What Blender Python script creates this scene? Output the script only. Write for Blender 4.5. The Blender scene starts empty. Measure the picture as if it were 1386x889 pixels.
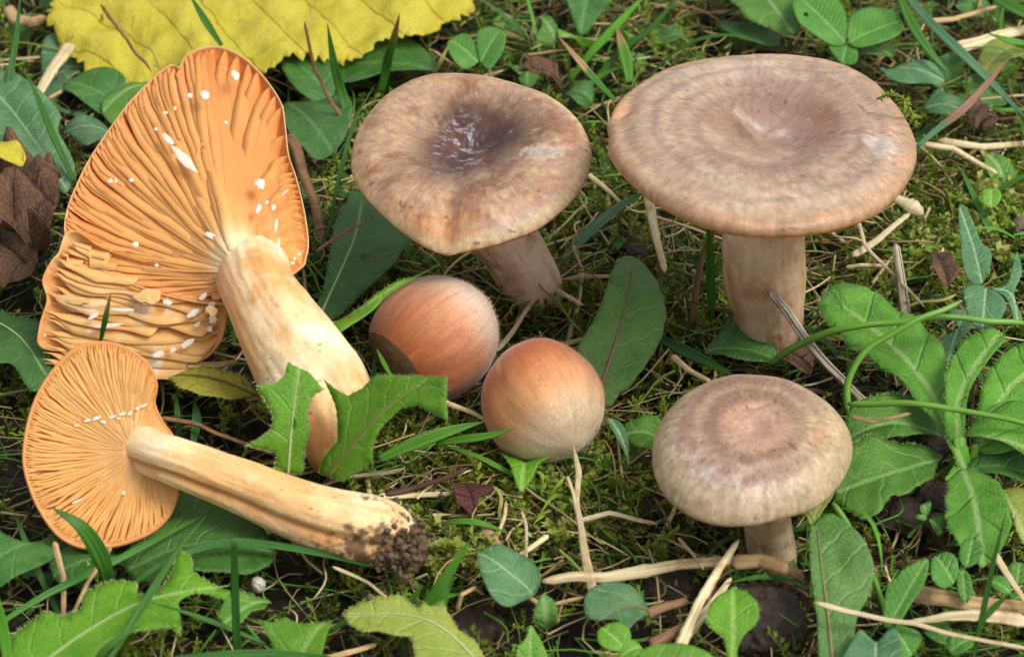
import bpy, math
import numpy as np
from mathutils import Vector
from mathutils.geometry import delaunay_2d_cdt

# ------------------------------------------------------------------ scene, camera, light (1 unit = 1 cm)
SC = bpy.context.scene
SC.unit_settings.system = 'METRIC'
SC.unit_settings.scale_length = 0.01
COL = SC.collection
W0, H0 = 1386.0, 889.0
ELEV = math.radians(37.0)
DIST = 50.0
CAM = np.array([0.0, -DIST * math.cos(ELEV), DIST * math.sin(ELEV)])
FWD = np.array([0.0, math.cos(ELEV), -math.sin(ELEV)])
UPV = np.array([0.0, math.sin(ELEV), math.cos(ELEV)])
RGT = np.array([1.0, 0.0, 0.0])
cd = bpy.data.cameras.new('camera')
cam = bpy.data.objects.new('camera', cd)
COL.objects.link(cam)
cam.location = CAM
cam.rotation_euler = (math.pi / 2 - ELEV, 0, 0)
cd.sensor_width = 36.0
cd.lens = 100.0
cd.clip_start = 0.5
cd.clip_end = 5000.0
cd.dof.use_dof = True
cd.dof.focus_distance = 48.3
cd.dof.aperture_fstop = 0.36
SC.camera = cam

SUN_EL, SUN_AZ = math.radians(56), math.radians(112)      # azimuth from +Y (behind the mushrooms) towards +X
world = bpy.data.worlds.new('World')
SC.world = world
world.use_nodes = True
wn = world.node_tree.nodes
wl = world.node_tree.links
bg = wn['Background']
sky = wn.new('ShaderNodeTexSky')
sky.sky_type = 'NISHITA'
sky.sun_disc = False
sky.sun_elevation = SUN_EL
sky.sun_rotation = SUN_AZ
sky.air_density = 1.0
sky.dust_density = 4.0
sky.ozone_density = 1.0
hsv = wn.new('ShaderNodeHueSaturation')
hsv.inputs['Saturation'].default_value = 0.18           # thin white overcast instead of deep blue
wl.new(sky.outputs[0], hsv.inputs['Color'])
wl.new(hsv.outputs[0], bg.inputs['Color'])
bg.inputs['Strength'].default_value = 0.13
sd = bpy.data.lights.new('sun', 'SUN')
sun = bpy.data.objects.new('sun', sd)
COL.objects.link(sun)
sd.energy = 1.3
sd.angle = math.radians(20)
sd.color = (1.0, 0.97, 0.91)
sdir = Vector((math.sin(SUN_AZ) * math.cos(SUN_EL), math.cos(SUN_AZ) * math.cos(SUN_EL), math.sin(SUN_EL)))
sun.rotation_euler = sdir.to_track_quat('Z', 'Y').to_euler()
sun.location = sdir * 60
SC.view_settings.view_transform = 'Standard'
SC.view_settings.look = 'None'
SC.view_settings.gamma = 1.0
SC.view_settings.exposure = 0.42
SC.render.engine = 'CYCLES'
SC.cycles.max_bounces = 6
SC.cycles.diffuse_bounces = 3
SC.cycles.glossy_bounces = 2
SC.cycles.transmission_bounces = 3
SC.cycles.use_denoising = True

# ------------------------------------------------------------------ helpers
def ray(px, py):
    px = np.asarray(px, float); py = np.asarray(py, float)
    k = 0.36 / W0
    d = FWD + np.multiply.outer((px - W0 / 2) * k, RGT) - np.multiply.outer((py - H0 / 2) * k, UPV)
    return d

def on_plane(px, py, p0, n):
    d = ray(px, py)
    t = np.dot(np.asarray(p0) - CAM, n) / (d @ n)
    return CAM + d * t[..., None]

def G(px, py, z=0.0):
    """the point at height z which is seen at that place of the photograph"""
    return on_plane(np.asarray(px, float), np.asarray(py, float), np.array([0, 0, z]), np.array([0, 0, 1.0]))

def proj(P):
    v = P - CAM
    w = v @ FWD
    return (v @ RGT) / w * W0 / 0.36 + W0 / 2, H0 / 2 - (v @ UPV) / w * W0 / 0.36

def pxs(P):
    """size of one photo pixel at point P"""
    return float((P - CAM) @ FWD) * 0.36 / W0

def unit(v):
    v = np.asarray(v, float)
    return v / (np.linalg.norm(v, axis=-1, keepdims=True) + 1e-12)

def lin(r, g, b):
    c = np.array([r, g, b], float) / 255.0
    return np.where(c <= 0.04045, c / 12.92, ((c + 0.055) / 1.055) ** 2.4)

def _h(ix, iy, iz, s):
    n = (ix * 374761393 + iy * 668265263 + iz * 2147483647 + s * 1274126177) & 0xffffffff
    n = ((n ^ (n >> 13)) * 1274126177) & 0xffffffff
    n = ((n ^ (n >> 16)) * 2246822519) & 0xffffffff
    return ((n ^ (n >> 15)) & 0xffffff) / float(0xffffff)

def vnoise(P, s=0):
    P = np.asarray(P, float)
    i = np.floor(P).astype(np.int64)
    f = P - i
    f = f * f * (3 - 2 * f)
    o = 0
    for dx in (0, 1):
        for dy in (0, 1):
            for dz in (0, 1):
                w = (f[..., 0] if dx else 1 - f[..., 0]) * (f[..., 1] if dy else 1 - f[..., 1]) * (f[..., 2] if dz else 1 - f[..., 2])
                o = o + w * _h(i[..., 0] + dx, i[..., 1] + dy, i[..., 2] + dz, s)
    return o * 2 - 1

def fbm(P, s=0, oct=4, g=0.5):
    P = np.asarray(P, float)
    a, o, t = 1.0, 0, 0
    for k in range(oct):
        o = o + a * vnoise(P * 2 ** k + 17.3 * k, s + k)
        t += a
        a *= g
    return o / t

def n3(a, b=0.0, c=0.0):
    a, b, c = np.broadcast_arrays(np.asarray(a, float), np.asarray(b, float), np.asarray(c, float))
    return np.stack([a, b, c], -1)

def sst(a, b, x):
    t = np.clip((np.asarray(x, float) - a) / (b - a), 0, 1)
    return t * t * (3 - 2 * t)

def mixc(c, d, m):
    m = np.asarray(m)[..., None]
    return c * (1 - m) + np.asarray(d) * m

def blob(x, y, cx, cy, rx, ry, ang=0.0, p=2.0):
    a = math.radians(ang)
    u = ((x - cx) * math.cos(a) + (y - cy) * math.sin(a)) / rx
    v = (-(x - cx) * math.sin(a) + (y - cy) * math.cos(a)) / ry
    return np.exp(-(u * u + v * v) ** (p / 2))

def catmull(pts, n, closed=False):
    pts = np.asarray(pts, float)
    N = len(pts)
    segs = N if closed else N - 1
    out = []
    t = np.linspace(0, 1, n, endpoint=False)[:, None]
    for i in range(segs):
        if closed:
            p0, p1, p2, p3 = pts[(i - 1) % N], pts[i], pts[(i + 1) % N], pts[(i + 2) % N]
        else:
            p1, p2 = pts[i], pts[i + 1]
            p0 = pts[i - 1] if i > 0 else 2 * p1 - p2
            p3 = pts[i + 2] if i + 2 < N else 2 * p2 - p1
        out.append(0.5 * (2 * p1 + (p2 - p0) * t + (2 * p0 - 5 * p1 + 4 * p2 - p3) * t * t + (-p0 + 3 * p1 - 3 * p2 + p3) * t ** 3))
    if not closed:
        out.append(pts[-1][None])
    return np.concatenate(out)

def resample(pts, n):
    pts = np.asarray(pts, float)
    d = np.r_[0, np.cumsum(np.linalg.norm(np.diff(pts, axis=0), axis=1))]
    t = np.linspace(0, d[-1], n)
    return np.stack([np.interp(t, d, pts[:, k]) for k in range(pts.shape[1])], 1)

def grid_faces(nu, nv, cu=False, flip=False):
    """quads of a nu x nv vertex grid (index = u * nv + v); cu closes v"""
    f = []
    mv = nv if cu else nv - 1
    u, v = np.meshgrid(np.arange(nu - 1), np.arange(mv), indexing='ij')
    a = u * nv + v; b = u * nv + (v + 1) % nv
    c = (u + 1) * nv + (v + 1) % nv; d = (u + 1) * nv + v
    q = np.stack([a, b, c, d] if not flip else [a, d, c, b], -1).reshape(-1, 4)
    return q

def make_mesh(name, V, F, col=None, uv=None, smooth=True):
    V = np.asarray(V, float)
    m = bpy.data.meshes.new(name)
    if isinstance(F, np.ndarray):
        k = F.shape[1]
        m.vertices.add(len(V)); m.vertices.foreach_set('co', V.astype(np.float32).ravel())
        m.loops.add(F.size); m.loops.foreach_set('vertex_index', F.astype(np.int32).ravel())
        m.polygons.add(len(F)); m.polygons.foreach_set('loop_start', (np.arange(len(F)) * k).astype(np.int32))
        m.update(calc_edges=True)
    else:
        m.from_pydata([tuple(v) for v in V], [], [tuple(int(i) for i in f) for f in F])
    if smooth:
        m.polygons.foreach_set('use_smooth', np.ones(len(m.polygons), bool))
    if col is not None:
        c = np.ones((len(V), 4), np.float32); col = np.asarray(col); c[:, :col.shape[1]] = np.clip(col, 0, 1)
        a = m.color_attributes.new('Col', 'FLOAT_COLOR', 'POINT')
        a.data.foreach_set('color', c.ravel())
    if uv is not None:
        l = m.uv_layers.new(name='UVMap')
        idx = np.zeros(len(m.loops), np.int32); m.loops.foreach_get('vertex_index', idx)
        l.data.foreach_set('uv', np.asarray(uv, np.float32)[idx].ravel())
    m.validate()
    return m

def link(name, mesh, mat, parent=None, loc=None):
    o = bpy.data.objects.new(name, mesh)
    COL.objects.link(o)
    if mat is not None:
        mesh.materials.clear(); mesh.materials.append(mat)
    if parent is not None:
        o.parent = parent
    if loc is not None:
        o.location = loc
    return o

def world_loc(o):
    p = np.array(o.location)
    while o.parent is not None:
        o = o.parent
        p = p + np.array(o.location)
    return p

def obj(name, V, F, mat, parent=None, col=None, uv=None, smooth=True, solid=0.0):
    """one mesh object from world-space vertices; its origin is at the foot of the mesh, or at its parent's"""
    V = np.asarray(V, float)
    if parent is None:
        org = np.array([V[:, 0].mean(), V[:, 1].mean(), V[:, 2].min()])
        o = link(name, make_mesh(name, V - org, F, col, uv, smooth), mat, None, org)
    else:
        org = world_loc(parent)
        o = link(name, make_mesh(name, V - org, F, col, uv, smooth), mat, parent)
    if solid:
        md = o.modifiers.new('thickness', 'SOLIDIFY')
        md.thickness = solid
        md.offset = 0
    return o

def tag(o, label, cat, group=None, kind=None):
    if label: o['label'] = label
    if cat: o['category'] = cat
    if group: o['group'] = group
    if kind: o['kind'] = kind
    return o

def thing(name, label, cat, loc, group=None):
    o = bpy.data.objects.new(name, None)
    o.empty_display_size = 0.5
    COL.objects.link(o)
    o.location = loc
    return tag(o, label, cat, group)

def frames(P, ref):
    T = unit(np.gradient(P, axis=0))
    S = unit(np.cross(T, np.broadcast_to(ref, T.shape)))
    N = np.cross(S, T)
    return T, S, N

def tube_vf(P, R, ns=8, ref=(0.1, 0.2, 1.0), disp=None, cap=True, squash=1.0):
    """rings round a polyline P with radii R; returns vertices, faces, (u along, phi round)"""
    P = np.asarray(P, float)
    n = len(P)
    R = np.broadcast_to(np.asarray(R, float), (n,))
    T, S, N = frames(P, np.asarray(ref, float))
    ph = np.linspace(0, 2 * math.pi, ns, endpoint=False)
    L = np.r_[0, np.cumsum(np.linalg.norm(np.diff(P, axis=0), axis=1))]
    U = np.repeat(L[:, None], ns, 1); PH = np.repeat(ph[None], n, 0)
    RR = np.repeat(R[:, None], ns, 1)
    if disp is not None:
        RR = RR + disp(U, PH, RR)
    V = P[:, None] + S[:, None] * (RR * np.cos(PH))[..., None] + N[:, None] * (RR * np.sin(PH) * squash)[..., None]
    V = V.reshape(-1, 3)
    F = grid_faces(n, ns, cu=True).tolist()
    if cap:
        V = np.vstack([V, P[:1], P[-1:]])
        a, b = n * ns, n * ns + 1
        F += [(a, (j + 1) % ns, j) for j in range(ns)]
        F += [(b, (n - 1) * ns + j, (n - 1) * ns + (j + 1) % ns) for j in range(ns)]
    uu = np.r_[U.ravel(), [0, L[-1]] if cap else []]
    pp = np.r_[PH.ravel(), [0, 0] if cap else []]
    return V, F, uu, pp

def path3(pts, n, smooth=True):
    """(px, py, z) control points to a resampled world polyline"""
    p = np.asarray(pts, float)
    if smooth and len(p) > 2:
        p = catmull(p, 10)
    p = resample(p, n)
    return G(p[:, 0], p[:, 1], p[:, 2])if False else np.array([G(a, b, c) for a, b, c in p])

# ------------------------------------------------------------------ materials
def nodes(name):
    m = bpy.data.materials.new(name)
    m.use_nodes = True
    t = m.node_tree
    for n in list(t.nodes): t.nodes.remove(n)
    def N(ty, **kw):
        n = t.nodes.new(ty)
        for k, v in kw.items():
            if k.startswith('i_'):
                key = k[2:].replace('_', ' ')
                n.inputs[int(key) if key.isdigit() else key].default_value = v
            else:
                setattr(n, k, v)
        return n
    def Lk(a, b): t.links.new(a, b)
    return m, t, N, Lk

def math_(N, Lk, op, a, b=None, c=None, clamp=False):
    n = N('ShaderNodeMath', operation=op, use_clamp=clamp)
    for i, v in enumerate((a, b, c)):
        if v is None: continue
        if isinstance(v, (int, float)): n.inputs[i].default_value = v
        else: Lk(v, n.inputs[i])
    return n.outputs[0]

def ramp(N, Lk, src, stops):
    r = N('ShaderNodeValToRGB')
    e = r.color_ramp.elements
    while len(e) > 1: e.remove(e[-1])
    e[0].position = stops[0][0]; e[0].color = (*stops[0][1], 1) if len(stops[0][1]) == 3 else stops[0][1]
    for p, c in stops[1:]:
        x = e.new(p); x.color = (*c, 1)
    Lk(src, r.inputs[0])
    return r.outputs[0]

def mixn(N, Lk, f, a, b, mode='MIX'):
    n = N('ShaderNodeMix', data_type='RGBA', blend_type=mode)
    for s, v in ((n.inputs[0], f), (n.inputs[6], a), (n.inputs[7], b)):
        if isinstance(v, (int, float)): s.default_value = v
        elif isinstance(v, (tuple, list, np.ndarray)): s.default_value = (*v[:3], 1)
        else: Lk(v, s)
    return n.outputs[2]

def flesh(name, rough=0.55, sss=0.15, radius=(0.35, 0.18, 0.08), fine=28.0, amt=0.25, bump=0.3, bdist=0.02, coarse=4.0, stretch=(1, 1, 1), rvar=0.15, spec=0.35, sheen=0.0):
    """mushroom flesh, nut shell: painted base colour times fine grain, soft scattering, fine relief"""
    m, t, N, Lk = nodes(name)
    out = N('ShaderNodeOutputMaterial'); p = N('ShaderNodeBsdfPrincipled')
    at = N('ShaderNodeAttribute', attribute_name='Col')
    tc = N('ShaderNodeTexCoord'); mp = N('ShaderNodeMapping')
    mp.inputs['Scale'].default_value = stretch
    Lk(tc.outputs['Object'], mp.inputs[0])
    a = N('ShaderNodeTexNoise', i_Scale=fine, i_Detail=5.0, i_Roughness=0.7); Lk(mp.outputs[0], a.inputs['Vector'])
    b = N('ShaderNodeTexNoise', i_Scale=coarse, i_Detail=4.0, i_Roughness=0.6); Lk(mp.outputs[0], b.inputs['Vector'])
    fa = math_(N, Lk, 'MULTIPLY_ADD', a.outputs[0], amt * 2, 1 - amt)
    fb = math_(N, Lk, 'MULTIPLY_ADD', b.outputs[0], amt * 1.1, 1 - amt * .55)
    f = math_(N, Lk, 'MULTIPLY', fa, fb)
    cb = N('ShaderNodeCombineColor')
    for i in range(3): Lk(f, cb.inputs[i])
    c = mixn(N, Lk, 1.0, at.outputs['Color'], cb.outputs[0], 'MULTIPLY')
    Lk(c, p.inputs['Base Color'])
    Lk(math_(N, Lk, 'MULTIPLY', math_(N, Lk, 'MULTIPLY_ADD', b.outputs[0], rvar * 2, rough - rvar), at.outputs['Alpha']), p.inputs['Roughness'])
    p.inputs['Specular IOR Level'].default_value = spec
    p.inputs['Subsurface Weight'].default_value = sss
    p.inputs['Subsurface Radius'].default_value = radius
    p.inputs['Subsurface Scale'].default_value = 1.0
    if sheen:
        p.inputs['Sheen Weight'].default_value = sheen
        p.inputs['Sheen Roughness'].default_value = 0.4
    bp = N('ShaderNodeBump', i_Strength=bump, i_Distance=bdist)
    hh = math_(N, Lk, 'MULTIPLY_ADD', b.outputs[0], 1.5, a.outputs[0])
    Lk(hh, bp.inputs['Height']); Lk(bp.outputs[0], p.inputs['Normal'])
    Lk(p.outputs[0], out.inputs[0])
    return m

def leaf_mat(name, c1, c2, vein, spacing=0.55, slope=0.7, mid=0.035, rough=0.38, trans=0.3, veinamt=0.55, spots=None, bump=0.5, warp=0.12, pale=0.0, side=0.09, spotamt=1.0, retic=11.0, ra=0.2):
    m, t, N, Lk = nodes(name)
    M = lambda *a, **k: math_(N, Lk, *a, **k)
    out = N('ShaderNodeOutputMaterial'); p = N('ShaderNodeBsdfPrincipled')
    uv = N('ShaderNodeUVMap', uv_map='UVMap'); sp = N('ShaderNodeSeparateXYZ'); Lk(uv.outputs[0], sp.inputs[0])
    oi = N('ShaderNodeObjectInfo')
    tc = N('ShaderNodeTexCoord')
    off = N('ShaderNodeVectorMath', operation='ADD'); Lk(uv.outputs[0], off.inputs[0])
    rv = N('ShaderNodeCombineXYZ'); Lk(M('MULTIPLY', oi.outputs['Random'], 37.0), rv.inputs[0]); Lk(rv.outputs[0], off.inputs[1])
    wn_ = N('ShaderNodeTexNoise', i_Scale=1.6, i_Detail=2.0); Lk(off.outputs[0], wn_.inputs['Vector'])
    d = M('ABSOLUTE', sp.outputs[0])
    w = M('MULTIPLY_ADD', d, -slope, sp.outputs[1])
    w = M('MULTIPLY_ADD', wn_.outputs[0], warp * 4, w)
    side_sel = M('GREATER_THAN', sp.outputs[0], 0.0)
    w = M('MULTIPLY_ADD', side_sel, spacing * 0.47, w)
    fr = M('FRACT', M('DIVIDE', w, spacing))
    tri = M('ABSOLUTE', M('SUBTRACT', fr, 0.5))
    mr = N('ShaderNodeMapRange', interpolation_type='SMOOTHSTEP'); Lk(tri, mr.inputs[0])
    mr.inputs[1].default_value = 0.5 - side; mr.inputs[2].default_value = 0.5
    mm = N('ShaderNodeMapRange', interpolation_type='SMOOTHSTEP'); Lk(d, mm.inputs[0])
    mm.inputs[1].default_value = mid * 1.6; mm.inputs[2].default_value = mid * 0.5
    vor = N('ShaderNodeTexVoronoi', feature='DISTANCE_TO_EDGE', i_Scale=retic); Lk(off.outputs[0], vor.inputs['Vector'])
    rt = N('ShaderNodeMapRange'); Lk(vor.outputs[0], rt.inputs[0]); rt.inputs[1].default_value = 0.12; rt.inputs[2].default_value = 0.0
    n1 = N('ShaderNodeTexNoise', i_Scale=1.3, i_Detail=6.0, i_Roughness=0.65); Lk(off.outputs[0], n1.inputs['Vector'])
    n2 = N('ShaderNodeTexNoise', i_Scale=22.0, i_Detail=4.0, i_Roughness=0.7); Lk(off.outputs[0], n2.inputs['Vector'])
    cr = N('ShaderNodeMapRange'); Lk(n1.outputs[0], cr.inputs[0]); cr.inputs[1].default_value = 0.3; cr.inputs[2].default_value = 0.7
    c = mixn(N, Lk, cr.outputs[0], c1, c2)
    c = mixn(N, Lk, M('MULTIPLY', rt.outputs[0], ra * .7), c, vein)
    c = mixn(N, Lk, M('MULTIPLY', mr.outputs[0], veinamt * .6), c, vein)
    c = mixn(N, Lk, mm.outputs[0], c, vein) if mid > 0 else c
    if pale:
        n5 = N('ShaderNodeTexNoise', i_Scale=30.0, i_Detail=4.0, i_Roughness=0.8); Lk(off.outputs[0], n5.inputs['Vector'])
        c = mixn(N, Lk, M('MULTIPLY', M('MULTIPLY', n5.outputs[0], cr.outputs[0]), pale), c, (0.45, 0.55, 0.45))
    if spots is not None:
        n3_ = N('ShaderNodeTexNoise', i_Scale=2.6, i_Detail=6.0, i_Roughness=0.7); Lk(off.outputs[0], n3_.inputs['Vector'])
        s3 = N('ShaderNodeMapRange'); Lk(n3_.outputs[0], s3.inputs[0]); s3.inputs[1].default_value = 0.58; s3.inputs[2].default_value = 0.68
        c = mixn(N, Lk, M('MULTIPLY', s3.outputs[0], spotamt), c, spots)
    n7 = N('ShaderNodeTexNoise', i_Scale=9.0, i_Detail=3.0, i_Roughness=0.6); Lk(off.outputs[0], n7.inputs['Vector'])
    d7 = N('ShaderNodeMapRange'); Lk(n7.outputs[0], d7.inputs[0]); d7.inputs[1].default_value = 0.66; d7.inputs[2].default_value = 0.72
    c = mixn(N, Lk, M('MULTIPLY', d7.outputs[0], 0.7), c, (0.07, 0.05, 0.025))
    f = M('MULTIPLY_ADD', n2.outputs[0], 0.7, 0.65)
    f = M('MULTIPLY', f, M('MULTIPLY_ADD', oi.outputs['Random'], 0.3, 0.85))
    cb = N('ShaderNodeCombineColor')
    for i in range(3): Lk(f, cb.inputs[i])
    c = mixn(N, Lk, 1.0, c, cb.outputs[0], 'MULTIPLY')
    Lk(c, p.inputs['Base Color'])
    Lk(M('MULTIPLY_ADD', n1.outputs[0], 0.3, rough - 0.20), p.inputs['Roughness'])
    p.inputs['Specular IOR Level'].default_value = 0.5
    hgt = M('MULTIPLY_ADD', mr.outputs[0], -0.8, M('MULTIPLY', rt.outputs[0], -ra * 1.5))
    hgt = M('ADD', hgt, M('MULTIPLY', n2.outputs[0], 0.9))
    hgt = M('MULTIPLY_ADD', n1.outputs[0], 2.2, hgt)
    bp = N('ShaderNodeBump', i_Strength=bump, i_Distance=0.05); Lk(hgt, bp.inputs['Height']); Lk(bp.outputs[0], p.inputs['Normal'])
    tr = N('ShaderNodeBsdfTranslucent'); Lk(mixn(N, Lk, 1.0, c, (1.3, 1.35, 0.6), 'MULTIPLY'), tr.inputs[0]); Lk(bp.outputs[0], tr.inputs['Normal'])
    ms = N('ShaderNodeMixShader', i_0=trans); Lk(p.outputs[0], ms.inputs[1]); Lk(tr.outputs[0], ms.inputs[2])
    Lk(ms.outputs[0], out.inputs[0])
    return m

def fibre_mat(name, c1, c2, dark=None, lines=14.0, rough=0.5, trans=0.0, tipc=None, amt=0.6):
    """grass blades and straw: long streaks along the piece (UV x across 0..1, y along in cm)"""
    m, t, N, Lk = nodes(name)
    M = lambda *a, **k: math_(N, Lk, *a, **k)
    out = N('ShaderNodeOutputMaterial'); p = N('ShaderNodeBsdfPrincipled')
    uv = N('ShaderNodeUVMap', uv_map='UVMap'); mp = N('ShaderNodeMapping'); Lk(uv.outputs[0], mp.inputs[0])
    mp.inputs['Scale'].default_value = (lines, 0.6, 1)
    oi = N('ShaderNodeObjectInfo')
    rv = N('ShaderNodeCombineXYZ'); Lk(M('MULTIPLY', oi.outputs['Random'], 91.0), rv.inputs[2]); Lk(M('MULTIPLY', oi.outputs['Random'], 13.0), rv.inputs[1])
    ad = N('ShaderNodeVectorMath', operation='ADD'); Lk(mp.outputs[0], ad.inputs[0]); Lk(rv.outputs[0], ad.inputs[1])
    a = N('ShaderNodeTexNoise', i_Scale=1.0, i_Detail=3.0, i_Roughness=0.6); Lk(ad.outputs[0], a.inputs['Vector'])
    tc = N('ShaderNodeTexCoord')
    b = N('ShaderNodeTexNoise', i_Scale=3.0, i_Detail=5.0, i_Roughness=0.7); Lk(tc.outputs['Object'], b.inputs['Vector'])
    cr = N('ShaderNodeMapRange'); Lk(a.outputs[0], cr.inputs[0]); cr.inputs[1].default_value = 0.42; cr.inputs[2].default_value = 0.6
    c = mixn(N, Lk, M('MULTIPLY', cr.outputs[0], amt), c1, c2)
    if dark is not None:
        s = N('ShaderNodeMapRange'); Lk(b.outputs[0], s.inputs[0]); s.inputs[1].default_value = 0.5; s.inputs[2].default_value = 0.72
        c = mixn(N, Lk, s.outputs[0], c, dark)
    if tipc is not None:
        at = N('ShaderNodeAttribute', attribute_name='Col'); sp = N('ShaderNodeSeparateColor'); Lk(at.outputs['Color'], sp.inputs[0])
        c = mixn(N, Lk, sp.outputs[0], c, tipc)
    f = M('MULTIPLY_ADD', oi.outputs['Random'], 0.45, 0.78)
    cb = N('ShaderNodeCombineColor')
    for i in range(3): Lk(f, cb.inputs[i])
    c = mixn(N, Lk, 1.0, c, cb.outputs[0], 'MULTIPLY')
    Lk(c, p.inputs['Base Color']); p.inputs['Roughness'].default_value = rough
    p.inputs['Specular IOR Level'].default_value = 0.4
    bp = N('ShaderNodeBump', i_Strength=0.9, i_Distance=0.02); Lk(M('ADD', a.outputs[0], M('MULTIPLY', b.outputs[0], 0.4)), bp.inputs['Height']); Lk(bp.outputs[0], p.inputs['Normal'])
    if trans:
        tr = N('ShaderNodeBsdfTranslucent'); Lk(mixn(N, Lk, 1.0, c, (1.2, 1.3, 0.6), 'MULTIPLY'), tr.inputs[0])
        ms = N('ShaderNodeMixShader', i_0=trans); Lk(p.outputs[0], ms.inputs[1]); Lk(tr.outputs[0], ms.inputs[2]); Lk(ms.outputs[0], out.inputs[0])
    else:
        Lk(p.outputs[0], out.inputs[0])
    return m

def rough_mat(name, c1, c2, scale=6.0, rough=0.9, bump=0.8, bdist=0.08, spec=0.2, c3=None):
    m, t, N, Lk = nodes(name)
    out = N('ShaderNodeOutputMaterial'); p = N('ShaderNodeBsdfPrincipled'); tc = N('ShaderNodeTexCoord')
    a = N('ShaderNodeTexNoise', i_Scale=scale, i_Detail=8.0, i_Roughness=0.7); Lk(tc.outputs['Object'], a.inputs['Vector'])
    b = N('ShaderNodeTexNoise', i_Scale=scale * .17, i_Detail=4.0); Lk(tc.outputs['Object'], b.inputs['Vector'])
    cr = N('ShaderNodeMapRange'); Lk(a.outputs[0], cr.inputs[0]); cr.inputs[1].default_value = 0.35; cr.inputs[2].default_value = 0.68
    c = mixn(N, Lk, cr.outputs[0], c1, c2)
    if c3 is not None:
        s = N('ShaderNodeMapRange'); Lk(b.outputs[0], s.inputs[0]); s.inputs[1].default_value = 0.45; s.inputs[2].default_value = 0.62
        c = mixn(N, Lk, s.outputs[0], c, c3)
    Lk(c, p.inputs['Base Color']); p.inputs['Roughness'].default_value = rough; p.inputs['Specular IOR Level'].default_value = spec
    bp = N('ShaderNodeBump', i_Strength=bump, i_Distance=bdist); Lk(math_(N, Lk, 'MULTIPLY_ADD', b.outputs[0], 2.0, a.outputs[0]), bp.inputs['Height']); Lk(bp.outputs[0], p.inputs['Normal'])
    Lk(p.outputs[0], out.inputs[0])
    return m

def attr_mat(name, rough=0.6, trans=0.0, spec=0.3, sss=0.0):
    m, t, N, Lk = nodes(name)
    out = N('ShaderNodeOutputMaterial'); p = N('ShaderNodeBsdfPrincipled'); at = N('ShaderNodeAttribute', attribute_name='Col')
    Lk(at.outputs['Color'], p.inputs['Base Color']); p.inputs['Roughness'].default_value = rough; p.inputs['Specular IOR Level'].default_value = spec
    if sss:
        p.inputs['Subsurface Weight'].default_value = sss; p.inputs['Subsurface Radius'].default_value = (.2, .15, .1); p.inputs['Subsurface Scale'].default_value = 1.0
    if trans:
        tr = N('ShaderNodeBsdfTranslucent'); Lk(at.outputs['Color'], tr.inputs[0])
        ms = N('ShaderNodeMixShader', i_0=trans); Lk(p.outputs[0], ms.inputs[1]); Lk(tr.outputs[0], ms.inputs[2]); Lk(ms.outputs[0], out.inputs[0])
    else:
        Lk(p.outputs[0], out.inputs[0])
    return m
# ------------------------------------------------------------------ the ground
def ground_h(x, y):
    P = n3(x, y, 0.0)
    h = 0.42 * fbm(P * 0.35, 3, 3) + 0.26 * fbm(P * 1.3, 7, 4) + 0.10 * fbm(P * 5.0, 9, 3)
    h = -0.45 + h
    for gx, gy, a, s in MOUNDS:
        h = h + a * np.exp(-((x - gx) ** 2 + (y - gy) ** 2) / (s * s))
    return h
MOUNDS = [(*G(732, 400, .2)[:2], .85, .75), (*G(1052, 478, 0)[:2], .35, .8), (*G(1042, 775, 0)[:2], .2, .7), (*G(455, 640, 0)[:2], .35, .9)]

MS = rough_mat('soil', lin(62, 49, 38) * .8, lin(30, 24, 20) * .8, scale=4.0, rough=0.8, bump=1.0, bdist=0.1, spec=0.35, c3=lin(48, 45, 24) * .7)
def build_ground():
    a = np.linspace(-1, 1, 340)
    s = np.sign(a) * (14 * np.abs(a) + 700 * np.clip(np.abs(a) - .72, 0, 1) ** 2.2 * 20)
    X, Y = np.meshgrid(s, s + 1.0, indexing='ij')
    V = n3(X, Y, ground_h(X, Y)).reshape(-1, 3)
    F = grid_faces(340, 340)
    m = make_mesh('ground', V, F)
    tag(link('ground', m, MS), 'dark damp soil under the moss and leaves', None, kind='structure')
build_ground()

# ------------------------------------------------------------------ mushroom builders
def basis(n):
    e1 = unit(RGT - n * (RGT @ n))
    return e1, np.cross(n, e1)

def polar_outline(c, n, pts):
    e1, e2 = basis(n)
    d = pts - c
    a = np.arctan2(d @ e2, d @ e1); r = np.hypot(d @ e1, d @ e2)
    o = np.argsort(a); a, r = a[o], r[o]
    return lambda q: np.interp(np.mod(q - a[0], 2 * math.pi) + a[0], np.r_[a, a[0] + 2 * math.pi], np.r_[r, r[0]])

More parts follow.
